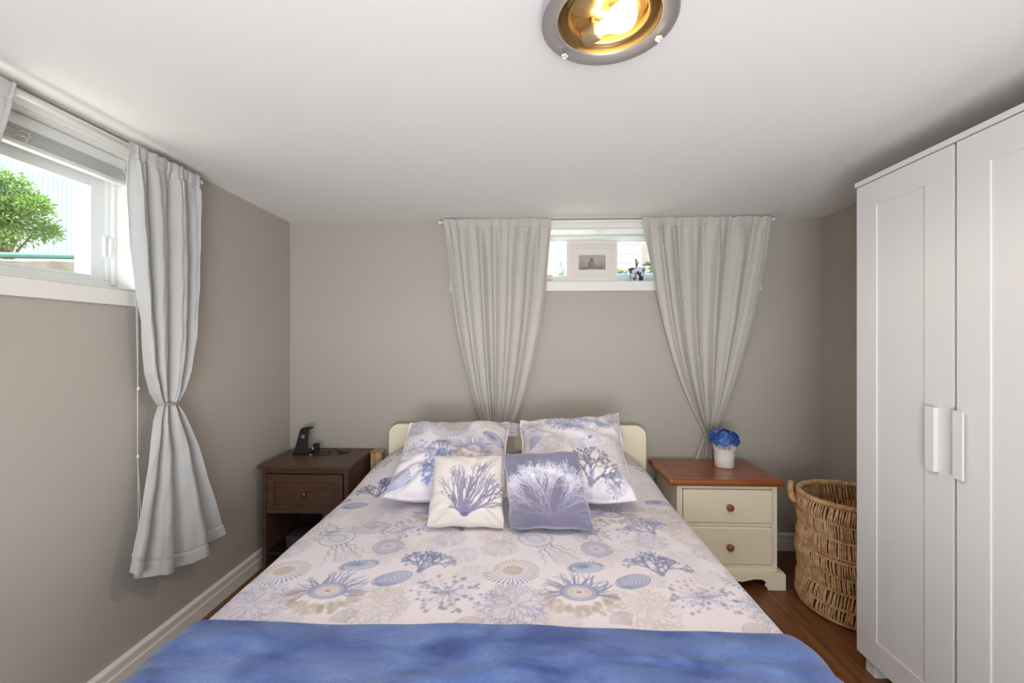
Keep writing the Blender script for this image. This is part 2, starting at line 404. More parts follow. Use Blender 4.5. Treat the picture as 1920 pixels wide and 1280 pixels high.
def m_branch(cv, p, a, L, w, col, depth, spread=0.55, al=0.75, knob=False, n=3, shrink=0.72, taper=0.68):
    q = p; b = a; st = 3
    for i in range(st):
        b += rnd.uniform(-.16, .16); q2 = (q[0] + L / st * cos(b), q[1] + L / st * sin(b))
        cv.line(q, q2, w * (1 - (1 - taper) * i / st), w * (1 - (1 - taper) * (i + 1) / st), col, al); q = q2
        if depth > 0 and i == 1 and rnd.random() < 0.6:
            m_branch(cv, q, b + rnd.choice((-1, 1)) * spread * 1.4, L * shrink * 0.7, w * taper * 0.8, col, depth - 1, spread, al, knob, 2, shrink, taper)
    if depth <= 0:
        if knob: cv.ell(q, w * 1.5, w * 1.2, b, col, al)
        return
    for k in range(n):
        t = (k / (n - 1) - 0.5) * 2 if n > 1 else 0
        m_branch(cv, q, b + t * spread + rnd.uniform(-.14, .14), L * shrink * rnd.uniform(.8, 1.15), w * taper, col, depth - 1, spread, al, knob, n if depth > 2 else 2, shrink, taper)
def m_coral(cv, c, R, rot=pi / 2, col=INK):
    b = (c[0] - 0.75 * R * cos(rot), c[1] - 0.75 * R * sin(rot))
    for k in (-1, 0, 1): m_branch(cv, b, rot + k * 0.62, R * (0.50 + 0.08 * (k == 0)), R * 0.12, col, 3, 0.55, 0.62, True, 3, 0.66, 0.70)
    cv.line(b, (b[0] + 0.4 * R * cos(rot), b[1] + 0.4 * R * sin(rot)), R * 0.22, R * 0.14, INK2, 0.6)
    for i in range(60):
        p = pol(c, R * .75 * sqrt(rnd.random()), rnd.uniform(0, 6.28)); cv.line(p, pol(p, R * .09, rot + rnd.uniform(-.5, .5)), R * .018, R * .01, (196, 200, 216), .55)
def m_bush(cv, c, R, col=PALE, col2=TAN2):
    cv.ell(c, R * 1.05, R * .95, 0, col, .22, 0.8)
    for i in range(46):
        p = pol(c, R * sqrt(rnd.random()), rnd.uniform(0, 6.28)); a = atan2(p[1] - c[1], p[0] - c[0]) + rnd.uniform(-.6, .6); cv.line(p, pol(p, R * .16, a), R * .018, R * .01, col2 if rnd.random() < .5 else col, .5)
    for i in range(13):
        a = 2 * pi * i / 13 + rnd.uniform(-.2, .2); k = col if rnd.random() < 0.6 else col2
        m_branch(cv, pol(c, R * 0.1, a), a, R * 0.34, R * 0.028, k, 3, 0.6, 0.75, True, 2, 0.74, 0.85)
def m_anemone(cv, c, R):
    for i in range(15):
        a = -pi * 0.98 + pi * 0.96 * i / 14
        for j in range(5):
            q = pol(c, R * rnd.uniform(0.6, 0.95), a + rnd.uniform(-.1, .1), 0.9); cv.ell(q, R * 0.10, R * 0.075, a, TAN2 if rnd.random() < .7 else TAN, 0.55)
            cv.line(q, pol(q, R * .1, rnd.uniform(0, 6.28)), R * 0.02, R * 0.012, TAN, 0.6)
    for i in range(44):
        a = -0.35 + (pi + 0.7) * i / 43; p = pol(c, R * 0.42, a, 0.75); b = a + rnd.uniform(-.15, .15); P = [p]
        for t in range(4): b += rnd.uniform(-.5, .5); p = pol(p, R * 0.14, b); P.append(p)
        cv.path(P, R * 0.045, R * 0.018, INK2 if i % 2 else INK, 0.7)
    for i in range(50):
        a = 2 * pi * i / 50; cv.line(pol(c, R * 0.30, a, 0.72), pol(c, R * 0.45, a, 0.72), R * 0.03, R * 0.045, INK2, 0.75)
    cv.ell(c, R * 0.3, R * 0.2, 0, (226, 218, 212), 0.85)
    for i in range(26):
        a = 2 * pi * i / 26; cv.line(pol(c, R * 0.14, a, 0.7), pol(c, R * 0.28, a, 0.7), R * 0.01, R * 0.016, TAN, 0.6)
    cv.ell(c, R * 0.07, R * 0.04, 0, (150, 120, 130), 0.8)
def m_berry(cv, c, R, rot=0.0):
    for i in range(58):
        a = rnd.uniform(0, 2 * pi); q = R * sqrt(rnd.random()); p = pol(c, q, a, 0.85, rot)
        cv.path([c, pol(c, q * .5, a + rnd.uniform(-.3, .3), .85, rot), p], R * 0.022, R * 0.014, INK2, 0.5)
        k = rnd.choice((INK2, PALE, INK2, TAN)); s = R * rnd.uniform(0.045, 0.085)
        cv.ell(p, s, s * 0.85, rnd.random(), k, 0.7); cv.ell(p, s * 0.4, s * 0.3, 0, INK, 0.5)
    for i in range(60):
        p = pol(c, R * sqrt(rnd.random()) * .8, rnd.uniform(0, 6.28), .85, rot); cv.line(p, pol(p, R * .12, rnd.uniform(0, 6.28)), R * .02, R * .012, PALE, 0.6)
def m_jelly(cv, c, R, rot=-pi / 2):
    P = [pol(c, R * 0.42, 2 * pi * t / 26, 1.0, rot) for t in range(27)]
    P = [(x + R * 0.03 * sin(9 * i), y) for i, (x, y) in enumerate(P)]
    cv.ell(c, R * 0.42, R * 0.40, rot, (206, 208, 222), 0.5, 0.4); cv.path(P, R * 0.03, R * 0.03, INK2, 0.75)
    P2 = [pol(c, R * 0.24, 2 * pi * t / 20, 0.7, rot + .5) for t in range(21)]; cv.path(P2, R * .05, R * .03, PALE, 0.8)
    for k, (o, L) in enumerate(((-.5, 1.0), (-.25, .8), (0.0, .55), (.25, .95), (.5, 1.15))):
        p = pol(c, R * 0.40, rot + o); Q = [p]
        for t in range(14):
            b = rot + o * 0.8 + (0.9 if k % 2 == 0 else 0.4) * sin(t * 1.5 + k); p = pol(p, R * L / 12, b); Q.append(p)
        cv.path(Q, R * 0.035, R * 0.012, INK if k % 2 else INK2, 0.72)
    for k in range(3):
        p = pol(c, R * (0.35 + .12 * k), rot + pi + 0.5 - .4 * k); cv.ell(p, R * .2, R * .09, rot + .8 + k * .5, BLUE if k == 1 else PALE, 0.5, 0.3)
        Q = [p]
        for t in range(9): p = pol(p, R * .09, rot + pi + .4 + .8 * sin(t * 1.3 + k)); Q.append(p)
        cv.path(Q, R * .04, R * .02, INK2, .7)
def m_wash(cv, c, R, col=PEACH): cv.ell(c, R, R * 0.7, rnd.random(), col, 0.30, 1.0)

BG = (237, 230, 236)
def duvet_canvas():
    cv = Canvas(-1.05, 1.05, 1.0, 2.62, 0.0016, BG)
    for k in range(-1, 3):
        ox = 0.752 * k; oy = 0.012 * k
        def at(x, y): return (x + ox, y + oy)
        for (x, y) in ((-.25, 1.35), (-.42, 1.22), (-.65, 1.5), (-.1, 1.15)): m_wash(cv, at(x, y), 0.10)
        m_bush(cv, at(-0.79, 1.19), 0.115, INK2, PALE); m_bush(cv, at(-0.42, 1.19), 0.10, TAN2, PALE); m_bush(cv, at(-.10, 1.53), .07, PALE, TAN2)
        for (x, y, q) in ((-.66, 1.13, .06), (-.36, 1.33, .045), (-.50, 1.44, .045), (-.17, 1.36, .06), (-.43, 1.49, .05), (-.62, 1.46, .05), (-.22, 1.48, .06), (-.35, 1.56, .06), (-.52, 1.62, .06), (-.66, 1.70, .07), (-.2, 1.75, .07), (-.07, 1.25, .05)): m_bush(cv, at(x, y), q, (206, 204, 218), (220, 208, 200))
        m_bush(cv, at(-0.10, 1.66), 0.11, TAN2, (208, 202, 198)); m_bush(cv, at(-0.29, 1.60), .07, PALE, PALE)
        m_anemone(cv, at(-0.597, 1.258), 0.125)
        m_nautilus(cv, at(-0.797, 1.372), 0.100, 0.12)
        m_jelly(cv, at(-0.72, 1.60), 0.15, -1.0)
        m_ring(cv, at(-0.502, 1.532), 0.056)
        m_spiky(cv, at(-0.556, 1.400), 0.060, 0.25); m_clam(cv, at(-0.423, 1.325), 0.062, 0.5)
        m_coral(cv, at(-0.332, 1.445), 0.105, pi / 2 + (-.2 + .35 * k)); m_berry(cv, at(-0.235, 1.255), 0.115)
        m_fan(cv, at(-0.14, 1.08), .07, 1.9, 1.6, TAN, 13); m_fan(cv, at(-.48, 1.115), .06, 2.1, 1.7, TAN, 13)
        # the row above, shifted sideways
        for (ax, ay) in ((0.16, 0.62), (-0.20, 1.28)):
            def up(x, y): return (x + ox + ax, y + oy + ay)
            m_bush(cv, up(-0.72, 1.17), 0.115, PALE, TAN2); m_nautilus(cv, up(-0.78, 1.08), 0.085, -0.2)
            m_anemone(cv, up(-0.55, 1.22), 0.11); m_clam(cv, up(-0.95, 1.31), 0.058, 0.2)
            m_coral(cv, up(-0.90, 1.50), 0.115, pi / 2 + .2, (110, 118, 152)); m_berry(cv, up(-0.64, 1.06), 0.10)
            for (x, y, q) in ((-.85, 1.2, .07), (-.6, 1.34, .07), (-.7, 1.45, .06), (-.25, 1.25, .07), (-.45, 1.3, .06), (-.3, 1.5, .08)): m_bush(cv, up(x, y), q, (206, 204, 218), (220, 208, 200))
            m_bush(cv, up(-0.36, 1.20), .12, TAN2, TAN); m_ring(cv, up(-.50, 1.40), .045, TAN)
            m_spiky(cv, up(-.30, 1.37), .06, 0.1); m_coral(cv, up(-.44, 1.12), .10, 1.9, INK2)
    return cv
def sham_canvas(kind):
    cv = Canvas(-0.02, 1.02, -0.02, 1.02, 0.003, BG)
    for i in range(26): m_bush(cv, (rnd.random(), rnd.random()), rnd.uniform(.07, .12), rnd.choice(((206, 204, 218), PALE)), rnd.choice(((220, 208, 200), TAN2)))
    if kind == 0:
        m_wash(cv, (.8, .8), .3); m_nautilus(cv, (.47, .77), .20, .15); m_jelly(cv, (.66, .98), .2, -.7); m_spiky(cv, (.88, .64), .11, -.6)
        m_bush(cv, (.16, .83), .16, INK2, PALE); m_berry(cv, (.14, .50), .15, .4); m_anemone(cv, (.72, .46), .19); m_coral(cv, (.40, .50), .12)
        m_fan(cv, (.03, .04), .23, 0.95, 1.1, BLUE, 11); m_coral(cv, (.42, .28), .22, pi * .8, BLUE); m_bush(cv, (.86, .88), .12, PEACH, TAN2)
        m_berry(cv, (.75, .2), .15); m_ring(cv, (.55, .1), .07); m_bush(cv, (.96, .95), .10, (120, 124, 150), PALE)
    elif kind == 1:
        m_wash(cv, (.7, .3), .3); m_coral(cv, (.42, .84), .22, -1.9, INK2); m_bush(cv, (.50, .85), .19, INK2, PALE); m_bush(cv, (.92, .93), .12, (120, 112, 122), TAN)
        m_fan(cv, (.07, .48), .17, 1.1, .8, BLUE, 9); m_clam(cv, (.80, .77), .085, -.5); m_berry(cv, (.1, .82), .13); m_bush(cv, (.66, .50), .13, PALE, PALE)
        cv.ell((.66, .58), .022, .017, 0, BLUE, .9); m_coral(cv, (.66, .27), .26, pi / 2 - .3, (116, 114, 136)); m_bush(cv, (.92, .45), .16, TAN2, TAN)
        m_berry(cv, (.8, .1), .10); m_bush(cv, (.28, .5), .13, TAN2, PALE); m_ring(cv, (.2, .2), .08); m_bush(cv, (.93, .2), .10, PALE, TAN2)
    else:
        for i in range(3):
            for j in range(3): m_bush(cv, (.15 + .33 * i, .15 + .33 * j), .17, (150, 140, 140) if kind == 2 else TAN, TAN)
        m_clam(cv, (.5, .3), .08, .3); m_ring(cv, (.8, .6), .07, TAN)
    return cv
def seaweed_canvas():
    cv = Canvas(-0.02, 1.02, -0.02, 1.02, 0.0028, (220, 212, 206))
    ink = (134, 131, 156)
    base = (0.50, 0.13)
    def frond(p, a, L, w, depth, bend):
        st = 6; q = p; b = a
        for i in range(st):
            b += .45 * bend / st + rnd.uniform(-.09, .09); n = (q[0] + L / st * cos(b), q[1] + L / st * sin(b))
            cv.line(q, n, w * (1 - .6 * i / st), w * (1 - .6 * (i + 1) / st), ink, 0.8)
            if depth > 0 and i in (2, 3, 4) and rnd.random() < 0.75:
                sd = rnd.choice((-1, 1)); frond(n, b + sd * rnd.uniform(.3, .6), L * rnd.uniform(.35, .6), w * .5, depth - 1, -sd * .35)
            q = n
        if depth > 0:
            for sd in (-1, 1): frond(q, b + sd * .28, L * .38, w * .42, depth - 1, -sd * .3)
    for a, L, w, bd, d in ((2.62, .22, .05, -.9, 3), (2.30, .42, .042, -1.3, 3), (2.10, .46, .042, -1.0, 3), (1.90, .42, .040, -.5, 3), (1.72, .36, .030, -.1, 2), (1.55, .34, .055, 0.05, 3),
                            (1.38, .46, .040, .2, 3), (1.22, .50, .045, .35, 3), (1.05, .52, .035, .5, 3), (.62, .40, .055, .55, 3), (.42, .44, .045, .8, 3), (.30, .36, .03, .9, 2)):
        frond(base, a, L, w, d, bd)
    cv.ell(base, .055, .03, 0, (104, 102, 138), .85)
    return cv
def velvet_canvas():
    cv = Canvas(-0.02, 1.02, -0.02, 1.02, 0.0022, (122, 117, 138))
    for i in range(30): cv.ell((rnd.random(), rnd.random()), .2, .14, rnd.random() * 3, rnd.choice(((128, 134, 164), (110, 110, 134), (122, 118, 138))), .4, 1.0)
    for e in ((0, .5, .035, .6), (1, .5, .035, .6), (.5, 1, .6, .035), (.5, 0, .6, .03)): cv.ell(e[:2], e[2], e[3], 0, (178, 186, 208), .65, .8)
    def tw(p, a, L, w, d):
        q = pol(p, L, a + rnd.uniform(-.12, .12)); h = min(1, max(0, (q[1] - .12) / .5)); col = tuple(int(160 + (216 - 160) * h + x) for x in (0, -2, 10))
        cv.line(p, q, w, w * .85, col, 0.18 + .26 * h)
        if d <= 0: cv.ell(q, w * 1.7, w * .9, a, (222, 220, 226), .12 + .36 * h); return
        for k in range(2 if rnd.random() < .75 else 3): tw(q, a + rnd.uniform(-.48, .48), L * rnd.uniform(.78, .98), w * .92, d - 1)
    for i in range(15):
        a = .38 + 2.4 * i / 14 + rnd.uniform(-.06, .06); tw((.5 + rnd.uniform(-.1, .1), .12 + rnd.uniform(0, .05)), a, .112 * (1.0 + .18 * sin(a)), .0075, 6)
    return cv

# ------------------------------------------------------------------ the room
XL, XR, YB, YF, H = -1.515, 1.812, 2.68, -1.3, 2.04
WT = 0.25  # wall thickness
struct('floor', MB().box(XL, XR, YF, YB, -0.05, 0), M['floor'])
struct('ceiling', MB().box(XL - WT, XR + WT, YF - WT, YB + WT, H, H + 0.15), M['ceil'])
# left wall with its window opening
ly0, ly1, lz0, lz1 = 0.46, 1.604, 1.47, 1.983
w = MB()
w.box(XL - WT, XL, YF, ly0, 0, H).box(XL - WT, XL, ly1, YB + WT, 0, H).box(XL - WT, XL, ly0, ly1, 0, lz0).box(XL - WT, XL, ly0, ly1, lz1, H)
struct('wall_left', w, M['wall'])
bx0, bx1, bz0, bz1 = -0.43, 1.385, 1.652, 1.985
w = MB()
w.box(XL, bx0, YB, YB + WT, 0, H).box(bx1, XR, YB, YB + WT, 0, H).box(bx0, bx1, YB, YB + WT, 0, bz0).box(bx0, bx1, YB, YB + WT, bz1, H)
struct('wall_back', w, M['wall'])
struct('wall_right', MB().box(XR, XR + WT, YF, YB + WT, 0, H), M['wall'])
w = MB()
w.box(XL - WT, XR + WT, YF - 0.1, YF, 0, 0.35).box(XL - WT, XR + WT, YF - 0.1, YF, 1.85, H).box(XL - WT, -.85, YF - 0.1, YF, 0.35, 1.85).box(1.05, XR + WT, YF - 0.1, YF, 0.35, 1.85)  # opening added out of view behind the camera to let in fill daylight
struct('wall_front', w, M['wall'])

def base_profile(sx):  # (offset from wall, z)
    return [(0, 0), (0.016 * sx, 0), (0.016 * sx, 0.058), (0.012 * sx, 0.064), (0.012 * sx, 0.080), (0.015 * sx, 0.084), (0.015 * sx, 0.096), (0.006 * sx, 0.104), (0, 0.106)]
struct('baseboard_left', MB().prism([(XL + a, z) for a, z in base_profile(1)], 'y', YF, YB), M['trim'])
struct('baseboard_back', MB().prism([(YB - a, z) for a, z in base_profile(1)], 'x', XL + 0.016, XR - 0.016), M['trim'])
struct('baseboard_right', MB().prism([(XR - a, z) for a, z in base_profile(1)], 'y', YF, YB), M['trim'])

# window_1: the sliding window in the left wall
w1 = bpy.data.objects.new('window_1', None); C.objects.link(w1); w1.location = (XL, 1.03, lz0); w1['kind'] = 'structure'
mb = MB().box(XL, XL + 0.016, ly0 - 0.06, ly1, lz0 - 0.056, lz0 - 0.001)           # apron
mb.box(XL, XL + 0.014, ly0 - 0.06, ly1 + 0.06, lz1, 2.028)                         # head casing
mb.box(XL, XL + 0.014, ly1, ly1 + 0.02, lz0, lz1)
mb.build('casing', M['trim'], w1, bevel=0.002)
d = 0.13
mb = MB().box(XL - d, XL, ly1 - 0.006, ly1, lz0, lz1).box(XL - d, XL, ly0, ly0 + 0.006, lz0, lz1).box(XL - d, XL + 0.004, ly0 + .006, ly1 - .006, lz0, lz0 + 0.008).box(XL - d, XL, ly0 + .006, ly1 - .006, lz1 - 0.006, lz1)
mb.build('reveal', M['trim'], w1)
fx0, fx1 = XL - 0.16, XL - 0.085
mb = MB().box(fx0, fx1, ly0 + .006, ly1 - .006, lz0 + .008, 1.512).box(fx0, fx1, ly0 + .006, ly1 - .006, 1.900, lz1 - .006)
mb.box(fx0, fx1, ly1 - 0.034, ly1 - .006, 1.512, 1.900).box(fx0, fx1, ly0 + .006, ly0 + 0.05, 1.512, 1.900)
mb.box(fx1, fx1 + .012, ly1 - 0.020, ly1 - .006, 1.495, 1.900)
mb.build('window_frame', M['pvc'], w1, bevel=0.003)
mb = MB()
sy0, sy1 = 0.98, 1.570
mb.box(XL - 0.125, XL - 0.092, sy1 - 0.052, sy1, 1.512, 1.90).box(XL - 0.125, XL - 0.092, sy0, sy0 + 0.05, 1.512, 1.90)
mb.box(XL - 0.125, XL - 0.092, sy0 + .05, sy1 - .052, 1.512, 1.526).box(XL - 0.125, XL - 0.092, sy0 + .05, sy1 - .052, 1.852, 1.90)
mb.box(XL - 0.092, XL - 0.080, sy1 - .012, sy1 - .002, 1.60, 1.68)
sash = mb.build('sash', M['pvc'], w1, bevel=0.002)
MB().box(XL - 0.111, XL - 0.107, sy0 + .05, sy1 - .052, 1.526, 1.852).build('pane', M['glass'], sash)
MB().box(XL - 0.136, XL - 0.132, ly0 + .05, sy0 + .02, 1.512, 1.90).build('fixed_pane', M['glass'], w1)
mb = MB().box(XL - .082, XL - .070, ly1 - .032, ly1 - .022, 1.615, 1.675).box(XL - .092, XL - .074, ly1 - .030, ly1 - .014, 1.60, 1.655)
mb.build('latch', M['pvc'], w1, bevel=0.002)

# window_2: the short window in the back wall
w2 = bpy.data.objects.new('window_2', None); C.objects.link(w2); w2.location = (0.48, YB, bz0); w2['kind'] = 'structure'
mb = MB().box(-0.482, 1.437, YB - 0.014, YB, 1.595, bz0 + 0.002).box(-0.482, bx0, YB - 0.014, YB, bz0, 2.03).box(bx1, 1.437, YB - 0.014, YB, bz0, 2.03)
mb.box(bx0, bx1, YB - 0.014, YB, bz1, 2.03)
mb.build('casing', M['trim'], w2, bevel=0.002)
mb = MB().box(bx0, bx1, YB - .004, YB + 0.16, bz0, bz0 + 0.006).box(bx0, bx0 + .006, YB, YB + .16, bz0, bz1).box(bx1 - .006, bx1, YB, YB + .16, bz0, bz1).box(bx0, bx1, YB, YB + .16, bz1 - .006, bz1)
mb.build('reveal', M['trim'], w2)
gy = YB + 0.16
mb = MB().box(bx0 + .006, bx1 - .006, gy, gy + .06, bz0 + .006, bz0 + .040).box(bx0 + .006, bx1 - .006, gy, gy + .06, 1.955, bz1 - .006)
mb.box(bx0 + .006, bx0 + .04, gy, gy + .06, bz0 + .04, 1.955).box(bx1 - .04, bx1 - .006, gy, gy + .06, bz0 + .04, 1.955)
mb.build('window_frame', M['pvc'], w2, bevel=0.003)
for nm, x0, x1, yy in (('sash', -0.42, 0.50, gy + .012), ('sash', 0.46, 1.37, gy + .034)):
    mb = MB().box(x0, x0 + .035, yy, yy + .02, bz0 + .03, 1.965).box(x1 - .035, x1, yy, yy + .02, bz0 + .03, 1.965)
    mb.box(x0 + .035, x1 - .035, yy, yy + .02, bz0 + .03, bz0 + .062).box(x0 + .035, x1 - .035, yy, yy + .02, 1.945, 1.965)
    s_ = mb.build(nm, M['pvc'], w2, bevel=0.002)
    MB().box(x0 + .035, x1 - .035, yy + .008, yy + .011, bz0 + .062, 1.945).build('pane', M['glass'], s_)

# ------------------------------------------------------------------ outside
struct('ground', MB().box(-14, XL - 1.0, -6, 12, 1.40, 1.585).box(XL - 1.0, 14, 3.9, 12, 1.40, 1.70).box(XL - 1.0, XL - WT, -6, 3.9, 1.0, 1.42).box(XL - WT, 4, YB + WT, 3.9, 1.2, 1.62), M['gravel'])
tag(MB().box(-6.62, -6.5, -4, 9.0, 1.58, 3.8).build('board_fence', M['siding']), 'tall pale wall of narrow upright boards outside the left window', 'fence')
nw = MB().box(-3.5, 5.0, 5.1, 5.2, 1.70, 4.6).build('neighbour_wall', M['lap'])
tag(nw, 'white lap-sided wall seen through the back window', 'building')
tag(MB().prism([(-.2, 1.42), (2.72, 1.42), (2.72, 1.70), (2.06, 1.685), (1.62, 1.605), (1.2, 1.60), (-.2, 1.60)], 'x', -2.42, -2.05).build('stone_edging', M['stone'], bevel=0.012), 'pale stone edging of the window well outside the left window', 'edging')
P = [(-2.16, y_, float(np.interp(y_, [.2, 1.2, 1.62, 2.06, 2.3], [1.617, 1.617, 1.624, 1.702, 1.708]))) for y_ in np.linspace(.4, 2.04, 30)]
tag(MB().tube(P, 0.0125, 10).build('garden_hose', M['hose'], smooth=True), 'teal green garden hose lying on the stone edging', 'hose')

def leaf_cluster(mb, c, R, n, size, rr, squash=1.0, shell=0.55):
    for i in range(n):
        a = rr.uniform(0, 2 * pi); z = rr.uniform(-1, 1); q = R * (shell + (1 - shell) * rr.random()); h = sqrt(1 - z * z)
        dirv = Vector((h * cos(a), h * sin(a), z)); p = Vector(c) + Vector((dirv.x * q, dirv.y * q, dirv.z * q * squash))
        dd = (dirv + Vector((rr.uniform(-.8, .8), rr.uniform(-.8, .8), rr.uniform(-.3, .8)))).normalized(); u = dd.cross(Vector((rr.uniform(-1, 1), rr.uniform(-1, 1), rr.uniform(-1, 1)))).normalized()
        L = size * rr.uniform(.6, 1.2); w_ = L * .22; n_ = dd.cross(u)
        mb.add([p, p + dd * L * .5 + u * w_ + n_ * L * .08, p + dd * L, p + dd * L * .5 - u * w_ + n_ * L * .08], [(0, 1, 2, 3)])
rr = random.Random(7)
SC = (-3.2, 2.50, 2.06)
sh = thing('garden_shrub', 'bright green leafy shrub outside the left window', 'shrub', (SC[0], SC[1], 1.58))
mb = MB(); leaf_cluster(mb, SC, 0.225, 4200, 0.030, rr, 0.95, 0.1)
for k in range(22):
    a = rr.uniform(0, 6.28); z = rr.uniform(-1, 1); h = sqrt(1 - z * z); leaf_cluster(mb, (SC[0] + .21 * h * cos(a), SC[1] + .21 * h * sin(a), SC[2] + .22 * z), rr.uniform(.05, .10), 190, 0.028, rr, .7, .1)
mb.build('foliage', M['leaf'], sh)
mb = MB().tube([(SC[0], SC[1], 1.57), (SC[0] + .01, SC[1], 1.72), (SC[0], SC[1], 2.0)], [.022, .018, .008], 8)
mb.build('trunk', M['stem'], sh)
for k in range(6):
    a = k * 1.05; MB().tube([(SC[0], SC[1], 1.70), (SC[0] + .06 * cos(a), SC[1] + .06 * sin(a), 1.85), (SC[0] + .17 * cos(a), SC[1] + .17 * sin(a), 2.05)], [.009, .007, .003], 6).build('branch', M['stem'], sh)

# pale blocks stacked outside the back window
for i, (x0, x1, y0, y1, z0, z1, lab) in enumerate(((0.76, 1.35, 4.2, 4.45, 1.70, 2.00, 'pale block outside the back window, lower left of the stack'), (1.36, 1.95, 4.2, 4.45, 1.70, 2.05, 'pale block outside the back window, lower right of the stack'),
                                        (1.18, 1.70, 4.2, 4.45, 2.052, 2.28, 'pale block outside the back window, on top of the stack'))):
    tag(MB().box(x0, x1, y0, y1, z0, z1).build('garden_block', M['block'], bevel=0.015), lab, 'block', 'pale blocks outside the back window')

def stem_plant(mb_leaf, mb_stem, base, h, rr, n=7, size=0.035):
    p = Vector(base); P = [p.copy()]
    for i in range(5): p = p + Vector((rr.uniform(-.008, .008), rr.uniform(-.006, .006), h / 5)); P.append(p.copy())
    mb_stem.tube(P, [.0022] * 6, 5)
    for i in range(n):
        q = P[1] + (P[-1] - P[1]) * (i / (n - 1)); a = i * 2.4 + rr.random() * .5; dd = Vector((cos(a), sin(a) * .6, .25)).normalized(); u = Vector((0, 0, 1)).cross(dd).normalized()
        L = size * rr.uniform(.7, 1.1); tip = q + dd * L - Vector((0, 0, L * .35))
        mid = q + dd * L * .5
        mb_leaf.add([q, mid + u * L * .24 - Vector((0, 0, .003)), tip, mid - u * L * .24 - Vector((0, 0, .003)), mid + Vector((0, 0, .003))], [(0, 1, 4), (1, 2, 4), (2, 3, 4), (3, 0, 4)])
rr = random.Random(3)
t = thing('potted_plant', 'small leafy plant in a white bowl outside the window, left of the picture frame', 'plant', (0.26, 3.12, 1.62))
MB().lathe([(0, 0), (.07, 0), (.11, .115), (.118, .12), (.104, .118), (.0, .112)], (0.26, 3.12, 1.62), 32).build('bowl', M['potw'], t, smooth=True)
ml, ms = MB(), MB()
for (dx, hh) in ((0, .12), (.03, .07), (-.025, .05)): stem_plant(ml, ms, (0.262 + dx, 3.12, 1.73), hh, rr, 8, .045)
ml.build('leaves', M['leafd'], t); ms.build('stem', M['stem'], t)
t = thing('planter_box', 'long blue planter with green herbs outside the back window', 'planter', (0.98, 3.15, 1.62))
mb = MB().box(0.60, 1.34, 3.08, 3.22, 1.62, 1.765)
mb.build('trough', M['planter'], t, bevel=.004)
for (x_, hh) in ((.66, .05), (.70, .035), (.90, .07), (.95, .10), (.98, .12), (1.0, .09), (1.04, .06), (1.10, .08), (1.2, .06)):
    ml, ms = MB(), MB(); stem_plant(ml, ms, (x_, 3.14, 1.76), hh, rr, 11, .055)
    if .93 < x_ < 1.05: leaf_cluster(ml, (x_, 3.14, 1.76 + hh * .5), .05, 40, .04, rr, .5)
    hp = ml.build('herb', M['leaf'], t); ms.build('stem', M['stem'], hp)

# ------------------------------------------------------------------ things on the back window sill
sz = bz0 + .006
t = thing('picture_frame', 'white picture frame with a small grey coral print on the back window sill', 'picture frame', (0.409, 2.71, sz))
fx0_, fx1_, fz0, fz1 = 0.253, 0.566, sz + .001, sz + .250
def ring(mb, x0, x1, z0, z1, wd, y0, y1):
    mb.box(x0, x0 + wd, y0, y1, z0, z1).box(x1 - wd, x1, y0, y1, z0, z1).box(x0 + wd, x1 - wd, y0, y1, z0, z0 + wd).box(x0 + wd, x1 - wd, y0, y1, z1 - wd, z1)
mb = MB(); ring(mb, fx0_, fx1_, fz0, fz1, .018, 2.692, 2.722); ring(mb, fx0_ + .018, fx1_ - .018, fz0 + .018, fz1 - .018, .012, 2.698, 2.722); ring(mb, fx0_ + .030, fx1_ - .030, fz0 + .030, fz1 - .030, .010, 2.704, 2.722)
mb.build('frame', M['frame'], t, bevel=.002)
mb = MB().box(fx0_ + .04, fx1_ - .04, 2.712, 2.716, fz0 + .04, fz1 - .04)
mb.build('mount', M['mount'], t)
cv = Canvas(-.02, 1.02, -.02, 1.02, .006, (176, 168, 160))
for e in ((0, 0), (1, 0), (0, .2), (1, .2), (.1, 0), (.9, 0)): cv.ell(e, .45, .6, 0, (128, 120, 114), .35, 1)
for i in range(80): hh_ = rnd.random(); q = (.47 + rnd.gauss(0, .10 * (1.1 - hh_)), .10 + .70 * hh_); cv.ell(q, .040, .030, rnd.random() * 3, rnd.choice(((92, 86, 82), (120, 112, 106), (150, 142, 136))), .75)
for i in range(26): q = (rnd.uniform(.15, .9), .08 + .12 * rnd.random()); cv.ell(q, .05, .03, rnd.random() * 3, rnd.choice(((100, 94, 90), (128, 120, 112))), .6)
uu, vv = np.meshgrid(np.linspace(0, 1, 60), np.linspace(0, 1, 40)); PP = np.stack([.328 + (.496 - .328) * uu, np.full_like(uu, 2.7112), 1.733 + .093 * vv], -1)
grid_mesh('print', PP, M['duvet'], t, cv.sample(uu, vv), False)

t = thing('flower_pot', 'blue and white patterned pot with a bare stem on the back window sill', 'plant pot', (0.705, 2.76, sz))
m_pot = mat('delft_pot', (226, 228, 232), .3, alt=(44, 54, 92), noise=(34, 0.03))
MB().lathe([(0, .001), (.036, .001), (.050, .075), (.056, .078), (.057, .088), (.050, .088), (.046, .07), (0, .07)], (0.705, 2.76, sz), 36).build('pot', m_pot, t, smooth=True)
MB().lathe([(0, .079), (.03, .083), (.049, .078)], (0.705, 2.76, sz), 24).build('soil', M['soil'], t, smooth=True)
mb = MB().tube([(.705, 2.76, sz + .07), (.700, 2.757, sz + .12), (.694, 2.755, sz + .15)], [.006, .005, .003], 6).tube([(.700, 2.757, sz + .10), (.712, 2.755, sz + .125), (.700, 2.753, sz + .145)], [.003, .003, .002], 6)
mb.build('stem', M['stem'], t, smooth=True)
t = thing('small_frame', 'small white frame half hidden by the left curtain on the back window sill', 'picture frame', (0.125, 2.75, sz))
